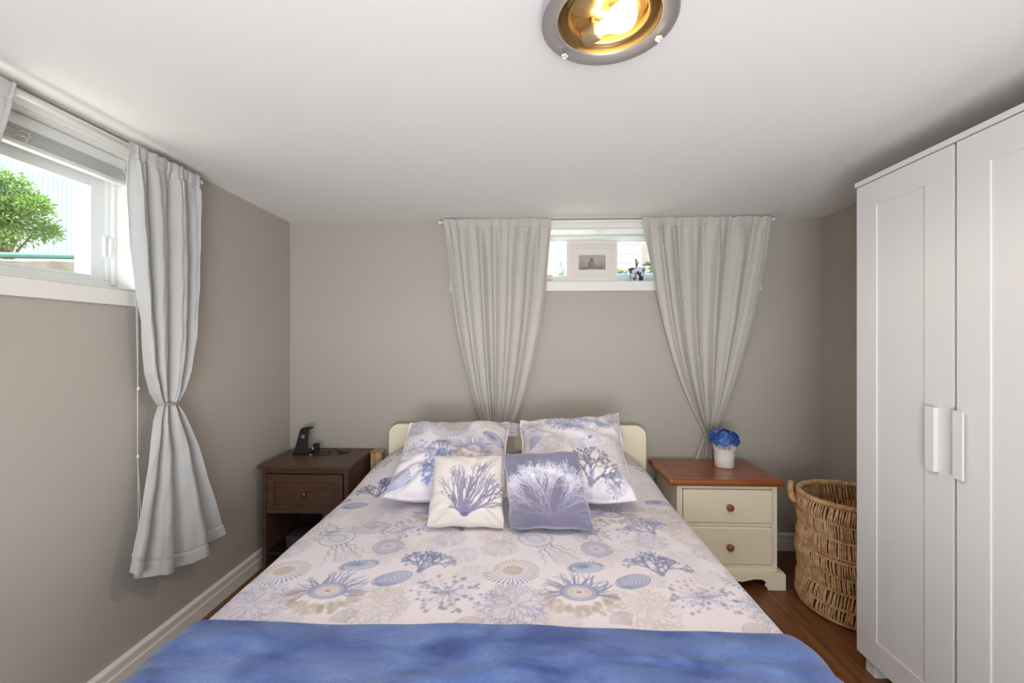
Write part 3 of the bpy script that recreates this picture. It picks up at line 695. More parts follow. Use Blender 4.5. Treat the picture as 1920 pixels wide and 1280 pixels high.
mb = MB(); ring(mb, .09, .165, sz + .001, sz + .052, .008, 2.745, 2.757); mb.build('frame', M['frame'], t, bevel=.001)
MB().box(.098, .157, 2.750, 2.754, sz + .009, sz + .044).build('mount', M['mount'], t)

# ------------------------------------------------------------------ curtain rods
def rod(label, p0, p1, wall):
    t = thing('curtain_rod', label, 'curtain rod', p0)
    MB().tube([p0, p1], .0075, 12).build('pole', M['rod'], t, smooth=True)
    a, b = Vector(p0), Vector(p1); dd = (b - a).normalized()
    for e, s_ in ((a, -1), (b, 1)):
        MB().tube([e, e + dd * s_ * .004, e + dd * s_ * .014], [.0105, .0115, .009], 12).build('end_cap', M['rod'], t, smooth=True)
        q = e - dd * s_ * .022
        MB().tube([q, q + Vector(wall)], .004, 8).build('bracket', M['rod'], t, smooth=True)
    return t
rod('white curtain rod along the ceiling over the back window', (-0.530, 2.612, 2.013), (1.470, 2.612, 2.013), (0, .066, 0))
rod('white curtain rod along the ceiling over the left window', (-1.447, 0.30, 1.985), (-1.447, 1.835, 1.985), (-.066, 0, 0))

# ------------------------------------------------------------------ curtains
def curtain(label, rows, axis, folds, seed, tie=None, nu=300, nv=420, hemz=None, sharp=1.0, group=None, ztop=None):
    """rows: (z, edge0, edge1, distance of cloth centre on the other axis, fold depth), top to bottom"""
    rg = np.random.RandomState(seed); R = np.array(rows); zz = R[:, 0]; tt = (zz[0] - zz) / (zz[0] - zz[-1])
    v = np.linspace(0, 1, nv); v = np.sort(np.concatenate([v, (zz[0] - np.array([tie[0] + .02, tie[0] + .01, tie[0], tie[0] - .01])) / (zz[0] - zz[-1])])) if tie else v
    def sm(col):
        y = np.interp(v, tt, R[:, col]); k = 7; yp = np.pad(y, k, mode='edge')
        return np.convolve(yp, np.ones(2 * k + 1) / (2 * k + 1), 'same')[k:-k] if not tie else y
    e0, e1, dc, am = sm(1), sm(2), sm(3), sm(4)
    u = np.linspace(0, 1, nu); U, V = np.meshgrid(u, v)
    nk = int(round(folds)); wd = rg.uniform(.55, 1.5, nk); kn = np.concatenate([[0], np.cumsum(wd)]); kn = kn / kn[-1]
    warp = np.interp(u, kn, np.linspace(0, 1, nk + 1)); warp = np.convolve(np.pad(warp, 6, mode='edge'), np.ones(13) / 13, 'valid')
    warp = (warp - warp[0]) / (warp[-1] - warp[0])
    drift = np.interp(V[:, 0], np.linspace(0, 1, 6), rg.uniform(-.07, .07, 6))[:, None]
    ph = folds * warp[None, :] + drift + 0.08 * np.sin(V * 3 + U * 4 + seed)
    f = np.sin(2 * pi * ph) + .30 * np.sin(4 * pi * ph + .8 + 1.5 * V); f = 1.12 * np.tanh(1.7 * sharp * f)
    fine = .16 * np.sin(2 * pi * (folds * 2.3) * U + seed + 2 * V) * np.exp(-V * 2)
    ampu = 1 + sum(rg.uniform(-.28, .28) * np.sin(2 * pi * k * u + rg.uniform(0, 6)) for k in (1, 2, 3))
    f = f * ampu[None, :] + fine; ampu = ampu * 0 + 1
    gather = 0.75 * np.sin(2 * pi * (folds * 3.1) * U + 1.3 + 2 * np.sin(9 * U)) * np.exp(-V * (zz[0] - zz[-1]) / .09)
    X = e0[:, None] + (e1 - e0)[:, None] * U + (e1 - e0)[:, None] * (0.012 * np.sin(4 * pi * ph + .6))
    D = dc[:, None] + am[:, None] * (f * ampu[None, :] * .85 + gather) * np.minimum(1, .55 + V * 5)
    Z = zz[0] - V * (zz[0] - zz[-1])
    if hemz is not None:
        hz = np.interp(u, *zip(*hemz)); k = sstep(0.55, 1.0, V); Z = Z + k * (hz[None, :] - zz[-1])
    Z = Z + 0.003 * np.sin(2 * pi * folds * 2.7 * warp)[None, :] * np.exp(-V * 60)
    seam = (zz[0] - Z); out = -1 if axis == 'x' else 1
    hemd = Z - Z[-1:, :]
    D = D - out * .0040 * np.exp(-((seam - .050) / .005) ** 2) - out * .0040 * np.exp(-((hemd - .055) / .005) ** 2)
    D = D + out * .0012 * (sstep(.045, .040, seam) + sstep(.050, .045, hemd))
    D = D + 0.002 * np.sin(U * 37 + V * 23) * np.sin(V * 31)
    P = np.stack([X, D, Z], -1) if axis == 'x' else np.stack([D, X, Z], -1)
    i = np.argmin(np.abs(v - .5)); loc = P[0, nu // 2]
    t = thing('curtain', label, 'curtain', tuple(float(q) for q in loc), group)
    grid_mesh('cloth', P, M['curtain' if axis == 'x' else 'curtain_silver'], t, None, True, .0016)
    if tie:
        a, b = np.interp(tie[0], zz[::-1], R[::-1, 1]), np.interp(tie[0], zz[::-1], R[::-1, 2]); c = (a + b) / 2; dd = np.interp(tie[0], zz[::-1], R[::-1, 3])
        pts = []
        for k in range(25):
            an = 2 * pi * k / 24; q = (c + (b - a) / 2 * 1.06 * cos(an), dd + tie[1] * sin(an), tie[0] + tie[2] * cos(an) + .002 * sin(an * 6))
            pts.append(q if axis == 'x' else (q[1], q[0], q[2]))
        MB().tube(pts, .0045, 8, cap=False).build('tie_back', M['tie'], t, smooth=True)
    return t
# Back window, left panel
curtain('pale grey curtain over the back window, left of the picture frame, gathered behind the headboard',
        [(2.029, -.516, .139, 2.598, .005), (2.00, -.510, .138, 2.598, .006), (1.96, -.503, .137, 2.606, .018), (1.78, -.478, .124, 2.610, .022), (1.58, -.455, .108, 2.612, .022), (1.35, -.420, .075, 2.618, .022), (1.15, -.380, .038, 2.625, .021), (.98, -.342, -.005, 2.632, .020), (.86, -.308, -.048, 2.640, .018), (.78, -.283, -.085, 2.644, .016), (.70, -.24, -.14, 2.648, .014), (.60, -.27, -.10, 2.648, .018), (.40, -.30, -.05, 2.645, .02)],
        'x', 5.6, 3, tie=(.70, .022, 0), group='curtains at the back window')
# Back window, right panel
curtain('pale grey curtain over the back window, tied behind the blue flowers on the cream nightstand',
        [(2.029, .700, 1.462, 2.598, .005), (2.00, .703, 1.460, 2.598, .006), (1.96, .709, 1.456, 2.606, .018), (1.78, .742, 1.432, 2.610, .022), (1.58, .782, 1.394, 2.612, .022), (1.40, .822, 1.360, 2.616, .022), (1.22, .872, 1.310, 2.622, .022), (1.05, .930, 1.262, 2.630, .021), (.90, .995, 1.215, 2.638, .019), (.78, 1.055, 1.170, 2.645, .015), (.715, 1.088, 1.150, 2.648, .012), (.64, 1.058, 1.165, 2.648, .014), (.56, 1.030, 1.185, 2.648, .016), (.40, .99, 1.20, 2.646, .018)],
        'x', 5.9, 11, tie=(.715, .020, .012), group='curtains at the back window')
# Left window, right panel, tied half way down
curtain('silver grey curtain on the left wall tied at its waist, hem spread below',
        [(2.003, 1.492, 1.816, -1.433, .005), (1.972, 1.492, 1.816, -1.433, .006), (1.93, 1.495, 1.820, -1.438, .018), (1.75, 1.515, 1.822, -1.444, .022), (1.50, 1.532, 1.808, -1.440, .026), (1.30, 1.545, 1.786, -1.436, .028), (1.16, 1.560, 1.752, -1.436, .030), (1.08, 1.590, 1.730, -1.440, .026), (1.025, 1.628, 1.706, -1.446, .018), (.97, 1.600, 1.735, -1.442, .022), (.85, 1.572, 1.790, -1.436, .026), (.70, 1.535, 1.835, -1.430, .030), (.55, 1.495, 1.885, -1.424, .032), (.40, 1.452, 1.935, -1.420, .034)],
        'y', 3.2, 23, tie=(1.028, .026, -.006), hemz=[(0, .465), (.15, .405), (.33, .375), (.6, .345), (.8, .355), (1, .385)], sharp=.9, group='curtains at the left window')
# Left window, left panel, only its edge in the picture
curtain('silver grey curtain at the left edge of the photo, beyond the tied one',
        [(2.003, .42, 1.155, -1.433, .005), (1.972, .42, 1.150, -1.433, .006), (1.93, .42, 1.14, -1.438, .018), (1.75, .45, 1.10, -1.444, .022), (1.50, .50, 1.03, -1.44, .024), (1.2, .58, .90, -1.436, .026), (1.03, .66, .74, -1.446, .018), (.8, .58, .85, -1.436, .026), (.45, .48, .95, -1.42, .03)],
        'y', 5.4, 31, tie=(1.03, .026, 0), group='curtains at the left window')

# ------------------------------------------------------------------ blind in the left window
t = thing('window_blind', 'white slatted blind drawn up at the top of the left window', 'blind', (XL - .04, 1.03, 1.977))
bx_0, bx_1 = XL - .062, XL - .030
MB().box(bx_0, bx_1, ly0 + .02, ly1 - .012, 1.938, 1.975).build('head_rail', M['blind'], t, bevel=.002)
mb = MB()
for k in range(15):
    z = 1.896 + k * .0028; j = rnd.uniform(-.003, .003); mb.box(bx_0 + .002 + j, bx_1 - .002 + j, ly0 + .025, ly1 - .016, z, z + .0011)
mb.build('slats', M['blind'], t)
MB().box(bx_0 + .002, bx_1 - .002, ly0 + .025, ly1 - .016, 1.880, 1.8945).build('bottom_rail', M['blind'], t, bevel=.002)
mb = MB()
for k in range(14):
    a = rnd.uniform(0, 6.28); c0 = (bx_1 + .002, 1.235 + rnd.uniform(-.03, .03), 1.905 + rnd.uniform(-.008, .012))
    mb.tube([(c0[0] + .004 * sin(q * .8), c0[1] + .014 * cos(a + q * .8), c0[2] + .010 * sin(a + q * .8)) for q in range(7)], .0009, 5)
mb.build('ladder_cord', M['cord'], t)
cx_ = XL + .022
P1 = [(cx_ - .05, 1.580, 1.94), (cx_, 1.582, 1.86), (cx_, 1.585, 1.45), (cx_, 1.588, 1.2), (cx_, 1.586, .84), (cx_ + .002, 1.592, .70), (cx_, 1.600, .60), (cx_ + .004, 1.585, .52)]
P2 = [(cx_ - .05, 1.574, 1.94), (cx_, 1.576, 1.86), (cx_, 1.579, 1.45), (cx_, 1.585, 1.2), (cx_ + .002, 1.584, .84), (cx_, 1.588, .70), (cx_ + .002, 1.587, .60), (cx_ + .004, 1.583, .52)]
pc = MB().tube(P1, .0011, 6).tube(P2, .0011, 6).build('pull_cord', M['cord'], t)
for (y_, z_) in ((1.588, 1.10), (1.586, .84), (1.584, .525)):
    MB().sphere((cx_ + .002, y_, z_), .0042, 10, 8, 1.5).tube([(cx_, y_ - .008, z_ - .004), (cx_, y_ + .008, z_ + .004)], .0012, 5).build('knot', M['cord'], pc, smooth=True)

# ------------------------------------------------------------------ ceiling light
lc = (0.183, 0.962)
t = thing('ceiling_light', 'round brushed nickel flush ceiling light with one lit bulb and no shade', 'ceiling light', (lc[0], lc[1], H))
c3 = (lc[0], lc[1], 0)
MB().lathe([(.112, 2.034), (.112, 2.000), (.118, 1.996), (.144, 1.991), (.150, 1.994), (.150, 2.002), (.146, 2.0395), (.112, 2.0395)], c3, 72, closed=True).build('rim', M['nickel'], t, smooth=True)
MB().lathe([(.1115, 1.9985), (.1105, 2.012), (.100, 2.028), (.060, 2.034), (0, 2.036), (0, 2.0385), (.1115, 2.0385)], c3, 72).build('reflector', M['brass'], t, smooth=True)
MB().lathe([(.086, 2.030), (.086, 2.008), (.089, 2.004), (.092, 2.008), (.092, 2.030)], c3, 64, closed=True).build('inner_ring', M['brass'], t, smooth=True)
MB().sphere((lc[0] - .055, lc[1] - .02, 2.028), .042, 24, 12, .55).build('cover_dome', M['brass'], t, smooth=True)
MB().sphere((lc[0] + .052, lc[1] - .01, 2.028), .036, 24, 12, .45).build('cover_dome', M['brass'], t, smooth=True)
bd = Vector((.76, -.65, 0)).normalized(); b0 = Vector((.148, 1.006, 1.998))
MB().tube([b0 - bd * .016, b0 - bd * .012, b0 + bd * .020, b0 + bd * .024], [.017, .020, .020, .018], 24).build('lamp_holder', M['socket'], t, smooth=True)
MB().tube([b0 + bd * .006, b0 + bd * .006 + Vector((0, 0, .036))], .006, 8).build('bracket', M['socket'], t, smooth=True)
prof = [(.0, .000), (.012, .0005), (.0135, .010), (.0145, .020), (.020, .032), (.0265, .046), (.0295, .060), (.0285, .074), (.022, .086), (.012, .093), (.0, .0955)]
bpts = [b0 + bd * (.020 + h) for r_, h in prof]
MB().tube(bpts, [max(r_, .0004) for r_, h in prof], 32).build('bulb', M['bulb'], t, smooth=True)
bl = lamp('bulb_light', 'SPOT', (0.211, 0.955, 1.960), 18.0, (1.0, 0.84, 0.64), spot_size=radians(168), spot_blend=0.35, shadow_soft_size=0.03)
for a in (2.339, .315, 4.5):
    kx, ky = lc[0] + .130 * cos(a), lc[1] + .130 * sin(a)
    kb = MB().tube([(kx, ky, 1.995), (kx, ky, 1.980)], .0022, 8).build('shade_screw', M['brass'], t, smooth=True)
    mb = MB()
    for q in range(5):
        mb.sphere((kx + .0055 * cos(q * 1.257), ky + .0055 * sin(q * 1.257), 1.983), .0042, 8, 6)
    mb.sphere((kx, ky, 1.977), .0045, 10, 8); mb.build('glass_knob', M['crystal'], kb, smooth=True)

# ------------------------------------------------------------------ bed
bxc = -0.105; BW = 0.808
t = thing('bed', 'double bed with a cream rounded headboard against the back wall', 'bed', (bxc, 1.6, 0))
def rrect(x0, x1, z0, z1, r, n=8):
    P = [(x0, z0), (x1, z0)]
    P += [(x1 - r + r * cos(a), z1 - r + r * sin(a)) for a in np.linspace(0, pi / 2, n)]
    P += [(x0 + r - r * sin(a), z1 - r + r * cos(a)) for a in np.linspace(0, pi / 2, n)]
    return P
MB().prism(rrect(-.843, .713, .30, .776, .065, 14), 'y', 2.575, 2.605).build('headboard', M['head'], t, bevel=.004)
MB().box(-.955, -.885, 2.575, 2.62, 0, .598).box(-.957, -.883, 2.573, 2.622, .598, .606).build('bed_post', M['plywood'], t)
for x0 in (-.80, .61): MB().box(x0, x0 + .06, 2.575, 2.605, 0, .30).build('leg', M['head'], t)
for x0 in (-.80, .54): MB().box(x0, x0 + .05, .62, .67, 0, .14).build('leg', M['head'], t)
MB().box(-.83, -.805, .62, 2.575, .14, .30).box(.595, .62, .62, 2.575, .14, .30).box(-.805, .595, .62, .645, .14, .30).box(-.805, .595, .645, 2.575, .24, .26).build('bed_frame', M['head'], t, bevel=.003)
MB().box(-.83, .62, .62, 2.56, .302, .485).build('mattress', M['mattress'], t, bevel=.03)

def fbm(x, y):
    return (np.sin(x * 7.1 + 1.3 * np.sin(y * 3.7)) * np.sin(y * 6.3 + 1.1 * np.sin(x * 4.9 + 1)) * .5 + .25 * np.sin(x * 17 + 2 * np.sin(y * 9)) * np.sin(y * 13 + 1.7 + 1.5 * np.sin(x * 11)) + .12 * np.sin(x * 31 + y * 23 + np.sin(y * 19)))
R_ = .075
def bed_surface(S, T, off=0.0):
    """S: arc length across (0 = bed centre line), T: arc length along from the foot edge; returns positions"""
    R = R_ + off
    a = np.abs(S); fl = BW - R_
    th = np.clip((a - fl) / R_, 0, pi / 2); dn = np.maximum(a - fl - R_ * pi / 2, 0)
    x = np.where(a < fl, a, fl + R * np.sin(th)) + dn * .02
    dz = np.where(a < fl, 0, R * (1 - np.cos(th))) + dn
    Y0 = 0.56; th2 = np.clip((R_ - T) / R_, 0, pi / 2) ; dn2 = np.maximum(R_ - R_ * pi / 2 - T, 0)
    y = np.where(T > R_, Y0 + T, Y0 + R_ - R * np.sin(th2)); dz2 = np.where(T > R_, 0, R * (1 - np.cos(th2))) + dn2
    X = bxc + np.sign(S) * x
    # the sleeping pillows under the cover lift it at the head
    side = np.exp(-np.abs((a - .42) / .33) ** 3)
    lift = .135 * sstep(2.02, 2.42, y) * side + .045 * sstep(1.95, 2.5, y) * np.exp(-(a / .6) ** 4)
    z = .538 + off - np.maximum(dz, dz2) - .012 * (np.minimum(a, BW) / BW) ** 2 + lift * np.clip(1 - dz / .2, 0, 1)
    wr = .0045 * fbm(X, y) * np.clip(1 - dz * 4, 0.2, 1)
    flare = dn * .10 * np.sin(y * 13 + np.sin(y * 5) * 2)
    X = X + np.sign(S) * (flare * .4)
    return np.stack([X, y, np.maximum(z + wr, .03)], -1)
dcv = duvet_canvas()
s = np.concatenate([np.linspace(-1.15, -.98, 14)[:-1], np.linspace(-.98, .98, 1000), np.linspace(.98, 1.15, 14)[1:]])
tt = np.concatenate([np.linspace(-.25, .46, 30)[:-1], .46 + (2.0 - .46) * np.linspace(0, 1, 380) ** 1.15])
S, T = np.meshgrid(s, tt)
Pd = bed_surface(S, T)
dv = grid_mesh('duvet', Pd, M['duvet'], None, dcv.sample(S + bxc, 0.56 + T))
tag(dv, 'white duvet printed with blue and tan seashells and corals, spread over the bed', 'duvet')
# throw
s = np.linspace(-1.19, 1.19, 420); tt = np.linspace(-.27, .543, 190); S, T = np.meshgrid(s, tt)
edge = sstep(.45, .543, T)
T2 = T + edge * (.004 * np.sin(S * 5.2 + .8) + .016 * np.minimum(np.abs(S), .9) ** 1.3 - .020)
Pt = bed_surface(S, T2, .021)
fold = .006 * np.exp(-((T - .44 + .05 * S) / .012) ** 2) * sstep(.1, .5, S) + .009 * np.exp(-((T - .36 - .28 * S) / .020) ** 2) * np.exp(-((S + .15) / .22) ** 2) + .004 * np.sin(T * 50 + 3 * np.sin(S * 3)) * sstep(.1, .9, np.abs(S)) + .004 * np.sin(S * 9 + T * 14)
Pt[..., 2] += fold - .004 * edge
th_ = grid_mesh('throw_blanket', Pt, M['throw'], None, None, True, .007)
tag(th_, 'blue fleece throw folded across the foot of the bed', 'blanket')

# ------------------------------------------------------------------ pillows and cushions
def pillow(name, label, cat, TL, TR, BL, BR, thick, cv, m, n=170, pinch=.05, group=None, flange=0.0, warp=0.0, seed=0):
    TL, TR, BL, BR = map(np.array, (TL, TR, BL, BR))
    e = np.linspace(0, 1, n); e = .5 - .5 * np.cos(pi * e) * (0.35) + (e - .5) * .65 if True else e
    e = (e - e[0]) / (e[-1] - e[0])
    U, V = np.meshgrid(e, e)
    a, b = 2 * U - 1, 2 * V - 1
    Ui = .5 + (U - .5) * (1 - pinch * (1 - b ** 2)); Vi = .5 + (V - .5) * (1 - pinch * (1 - a ** 2))
    P = (BL * (1 - Ui)[..., None] + BR * Ui[..., None]) * (1 - Vi)[..., None] + (TL * (1 - Ui)[..., None] + TR * Ui[..., None]) * Vi[..., None]
    nrm = np.cross((BR - BL) + (TR - TL), (TL - BL) + (TR - BR)); nrm = nrm / np.linalg.norm(nrm)
    k = 1 - flange
    a2, b2 = np.clip(a / k, -1, 1), np.clip(b / k, -1, 1)
    prof = (np.maximum(1 - np.abs(a2) ** 2.6, 0) ** .45) * (np.maximum(1 - np.abs(b2) ** 2.6, 0) ** .45)
    ctr = P[n // 2, n // 2]; kc = 1 - .035 * (np.abs(a) * np.abs(b)) ** 5
    eu = ((BR - BL) + (TR - TL)); eu = eu / np.linalg.norm(eu); ev = np.cross(nrm, eu)
    P = ctr + (P - ctr) * kc[..., None]
    ed = np.maximum(np.abs(a), np.abs(b)) ** 8
    P = P + eu * (.0018 * np.sin(b * 9 + seed) * ed * (np.abs(a) > np.abs(b)))[..., None] + ev * (.0022 * np.sin(a * 8 + seed * 2) * ed * (np.abs(b) >= np.abs(a)))[..., None]
    an = np.arctan2(b, a); rad = np.maximum(np.abs(a), np.abs(b)); cd = np.exp(-((np.abs(a) - np.abs(b)) / .42) ** 2)
    wob = .008 * np.sin(a * 4.2 + seed + b) * np.sin(b * 3.6 + seed * 2) * prof + thick * .050 * np.sin(an * 13 + 2.5 * np.sin(an * 3 + seed) + 2 * rad) * sstep(.30, .85, rad) * (1 - sstep(.95, 1.0, rad)) * (.25 + .9 * cd) + thick * .03 * np.sin(7 * a + 9 * b + 3 * np.sin(4 * b + seed)) * prof
    cor = warp * np.abs(a * b) ** 3 + .003 * np.sin(3 * an + seed) * ed
    front = P + nrm * (thick / 2 * prof + wob + cor)[..., None]; back = P - nrm * (thick / 2 * prof - wob * 0 - cor + .0004)[..., None]
    # one closed surface: front grid, then the back grid mirrored and joined at the rim
    Q = n * n; fr = front.reshape(-1, 3); bk = back.reshape(-1, 3); idx = np.arange(Q).reshape(n, n)
    f1 = np.stack([idx[:-1, :-1], idx[:-1, 1:], idx[1:, 1:], idx[1:, :-1]], -1).reshape(-1, 4); f2 = (f1[:, ::-1] + Q)
    rim = np.concatenate([idx[0, :], idx[1:, -1], idx[-1, -2::-1], idx[-2:0:-1, 0]]); r2 = np.roll(rim, -1)
    f3 = np.stack([rim, rim + Q, r2 + Q, r2], -1); F = np.concatenate([f1, f2, f3])
    me = bpy.data.meshes.new(name); me.vertices.add(2 * Q); me.vertices.foreach_set('co', np.concatenate([fr, bk]).astype(np.float32).ravel())
    me.loops.add(F.size); me.loops.foreach_set('vertex_index', F.ravel().astype(np.int32)); me.polygons.add(len(F)); me.polygons.foreach_set('loop_start', np.arange(0, F.size, 4, dtype=np.int32))
    me.update(calc_edges=True)
    at = me.color_attributes.new('print', 'FLOAT_COLOR', 'POINT'); col = np.ones((2 * Q, 4), np.float32); c_ = cv.sample(U, V).reshape(-1, 3); col[:Q, :3] = c_; col[Q:, :3] = c_
    at.data.foreach_set('color', col.ravel())
    o = finish(me, name, m, None, True, 0, False)
    return tag(o, label, cat, group)
pillow('pillow', 'printed pillow lying behind the left upright pillow', 'pillow', (-.70, 2.555, .785), (-.04, 2.555, .785), (-.70, 2.41, .745), (-.04, 2.41, .745), .06, sham_canvas(2), M['duvet'], 90, group='pillows on the bed')
pillow('pillow', 'printed pillow lying behind the right upright pillow', 'pillow', (-.02, 2.555, .770), (.56, 2.555, .770), (-.02, 2.41, .735), (.56, 2.41, .735), .06, sham_canvas(3), M['duvet'], 90, group='pillows on the bed')
pillow('pillow', 'large printed pillow with a striped nautilus shell, leaning at the left of the headboard', 'pillow', (-.640, 2.30, .826), (-.085, 2.32, .838), (-.640, 1.84, .578), (-.095, 1.84, .578), .19, sham_canvas(0), M['duvet'], 190, .06, 'pillows on the bed', .03, .02, 1)
pillow('pillow', 'large printed pillow leaning at the right of the headboard, top corner raised', 'pillow', (-.045, 2.30, .842), (.500, 2.33, .878), (-.03, 1.85, .585), (.478, 1.84, .572), .19, sham_canvas(1), M['duvet'], 190, .06, 'pillows on the bed', .03, .03, 4)
pillow('cushion', 'small cream square cushion with a grey-blue seaweed print', 'cushion', (-.402, 1.83, .788), (-.098, 1.82, .797), (-.395, 1.650, .552), (-.085, 1.655, .552), .105, seaweed_canvas(), M['duvet'], 210, .055, 'small cushions in front of the pillows', 0, 0, 2)
pillow('cushion', 'small blue-grey velvet cushion with a white coral print', 'cushion', (-.105, 1.80, .810), (.218, 1.80, .822), (-.068, 1.645, .553), (.262, 1.650, .550), .12, velvet_canvas(), M['velvet'], 210, .05, 'small cushions in front of the pillows', 0, 0, 5)

# ------------------------------------------------------------------ dark nightstand on the left
t = thing('nightstand', 'dark brown wood nightstand with one drawer in the left corner', 'nightstand', (-1.21, 2.48, 0))
MB().box(-1.478, -.965, 2.285, 2.672, .582, .603).build('tabletop', M['dark'], t, bevel=.003)
mb = MB()
mb.box(-1.462, -1.440, 2.305, 2.66, 0, .582).box(-1.002, -.980, 2.305, 2.66, 0, .582)
mb.box(-1.440, -1.002, 2.312, 2.326, .552, .582)
mb.box(-1.440, -1.002, 2.645, 2.655, .30, .582)
mb.build('body', M['dark'], t, bevel=.002)
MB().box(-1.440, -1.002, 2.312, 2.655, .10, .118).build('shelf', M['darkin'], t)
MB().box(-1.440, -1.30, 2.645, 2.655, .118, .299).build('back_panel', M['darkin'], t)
dr = MB().box(-1.434, -1.010, 2.312, 2.328, .335, .548)
ring(dr, -1.434, -1.010, .335, .548, .042, 2.302, 2.3125)
dr.box(-1.425, -1.02, 2.33, 2.62, .35, .52)
drw = dr.build('drawer', M['dark'], t, bevel=.0015)
MB().tube([(-1.222, 2.312, .442), (-1.222, 2.298, .442), (-1.222, 2.292, .442), (-1.222, 2.286, .442)], [.006, .007, .0145, .011], 20).build('knob', M['knobm'], drw, smooth=True)
t = thing('storage_box', 'small dark grey box on the lower shelf of the dark nightstand', 'box', (-1.27, 2.42, .118))
MB().box(-1.36, -1.14, 2.36, 2.50, .1185, .172).build('box_body', M['box'], t, bevel=.003)
MB().box(-1.362, -1.138, 2.358, 2.502, .172, .182).build('lid', M['box'], t, bevel=.002)

# charger stand, plug and cables on it
zt = .603
t = thing('charging_stand', 'black phone charging stand seen from behind on the dark nightstand', 'charging stand', (-1.36, 2.52, zt))
MB().box(-1.402, -1.308, 2.50, 2.58, zt + .0005, zt + .014).build('base', M['black'], t, bevel=.003)
f = [(-1.396, 2.508, zt + .012), (-1.316, 2.508, zt + .012), (-1.322, 2.545, zt + .142), (-1.378, 2.545, zt + .142)]
f2 = [(x, y + .010, z) for x, y, z in f]
MB().add(f + f2, [(0, 1, 2, 3), (7, 6, 5, 4), (0, 4, 5, 1), (1, 5, 6, 2), (2, 6, 7, 3), (3, 7, 4, 0)]).build('back_plate', M['black'], t, bevel=.002)
MB().prism([(-1.376, zt + .141), (-1.322, zt + .141), (-1.310, zt + .146), (-1.304, zt + .151), (-1.308, zt + .156), (-1.345, zt + .156), (-1.368, zt + .150)], 'y', 2.543, 2.575).build('top_lip', M['black'], t, bevel=.002)
mb = MB(); cc = Vector((-1.352, 2.5295, zt + .103)); nn = Vector((0, .27, .963)).normalized()
mb.tube([cc + Vector((cos(a) * .0075, 0, 0)) + nn * sin(a) * .0075 for a in np.linspace(0, 2 * pi, 25)], .0016, 6, cap=False).build('ring_mark', M['white'], t, smooth=True)
t = thing('power_adapter', 'black plug adapter behind the charging stand', 'adapter', (-1.287, 2.56, zt))
MB().box(-1.302, -1.272, 2.548, 2.580, zt + .001, zt + .056).build('adapter_body', M['black2'], t, bevel=.006)
MB().box(-1.303, -1.297, 2.5465, 2.550, zt + .02, zt + .035).build('label_patch', M['white'], t, bevel=.001)
def spl(pts, n=10):
    P = [Vector(p) for p in pts]; P = [P[0]] + P + [P[-1]]; out = []
    for i in range(1, len(P) - 2):
        for k in range(n):
            q = k / n; a, b, c, d_ = P[i - 1], P[i], P[i + 1], P[i + 2]
            out.append(.5 * ((2 * b) + (c - a) * q + (2 * a - 5 * b + 4 * c - d_) * q * q + (3 * b - a - 3 * c + d_) * q ** 3))
    return out + [P[-2]]
zc = zt + .0028
t = thing('charging_cable', 'black cable looping to a small connector at the right of the dark nightstand top', 'cable', (-1.2, 2.58, zt), 'cables on the dark nightstand')
MB().tube(spl([(-1.272, 2.570, zt + .02), (-1.255, 2.60, zt + .012), (-1.20, 2.625, zc + .004), (-1.165, 2.60, zc), (-1.12, 2.575, zc), (-1.085, 2.562, zc), (-1.088, 2.545, zc), (-1.115, 2.540, zc)]), .0019, 8).build('wire', M['black2'], t, smooth=True)
MB().tube([(-1.112, 2.541, zt + .0045), (-1.140, 2.530, zt + .0045)], .0042, 8).build('connector', M['black2'], t, smooth=True)
t = thing('charging_cable', 'black cable curling back to a silver tip beside the charging stand', 'cable', (-1.25, 2.51, zt), 'cables on the dark nightstand')
MB().tube(spl([(-1.285, 2.545, zc), (-1.25, 2.565, zc), (-1.21, 2.568, zc), (-1.190, 2.55, zc), (-1.185, 2.52, zc), (-1.215, 2.497, zc), (-1.262, 2.490, zc), (-1.285, 2.496, zc)]), .0019, 8).build('wire', M['black2'], t, smooth=True)
MB().sphere((-1.287, 2.496, zt + .0042), .0042, 10, 8).build('tip', M['white'], t, smooth=True)

# ------------------------------------------------------------------ cream nightstand on the right
t = thing('nightstand', 'cream nightstand with brown wood top and two drawers, right of the bed', 'nightstand', (1.02, 2.43, 0))
top = MB().box(.735, 1.318, 2.222, 2.622, .535, .570).build('tabletop', M['pine'], t, bevel=.012)
g = MB(); gz = .5698
g.box(.79, 1.262, 2.284, 2.2855, gz, gz + .0006).box(.79, .7915, 2.2855, 2.58, gz, gz + .0006).box(1.2605, 1.262, 2.2855, 2.58, gz, gz + .0006)
g.build('groove', mat('groove_dark', (74, 36, 18), .6), t)
mb = MB().box(.785, .800, 2.262, 2.612, .085, .535).box(1.284, 1.299, 2.262, 2.612, .085, .535).box(.800, 1.284, 2.602, 2.612, .085, .535)
mb.box(.800, .812, 2.262, 2.278, .085, .535).box(1.272, 1.284, 2.262, 2.278, .085, .535).box(.812, 1.272, 2.262, 2.278, .512, .535).box(.812, 1.272, 2.262, 2.278, .318, .336).box(.812, 1.272, 2.262, 2.278, .085, .122)
mb.box(.79, 1.295, 2.256, 2.262, .520, .535)
mb.build('body', M['cream'], t, bevel=.002)
for (z0, z1) in ((.338, .510), (.124, .316)):
    d_ = MB().box(.814, 1.270, 2.250, 2.598, z0, z1).build('drawer', M['cream'], t, bevel=.007)
    zc_ = (z0 + z1) / 2
    MB().tube([(1.046, 2.251, zc_), (1.046, 2.242, zc_), (1.046, 2.238, zc_), (1.046, 2.228, zc_), (1.046, 2.222, zc_), (1.046, 2.219, zc_)], [.008, .008, .016, .018, .014, .004], 24).build('knob', M['knobw'], d_, smooth=True)
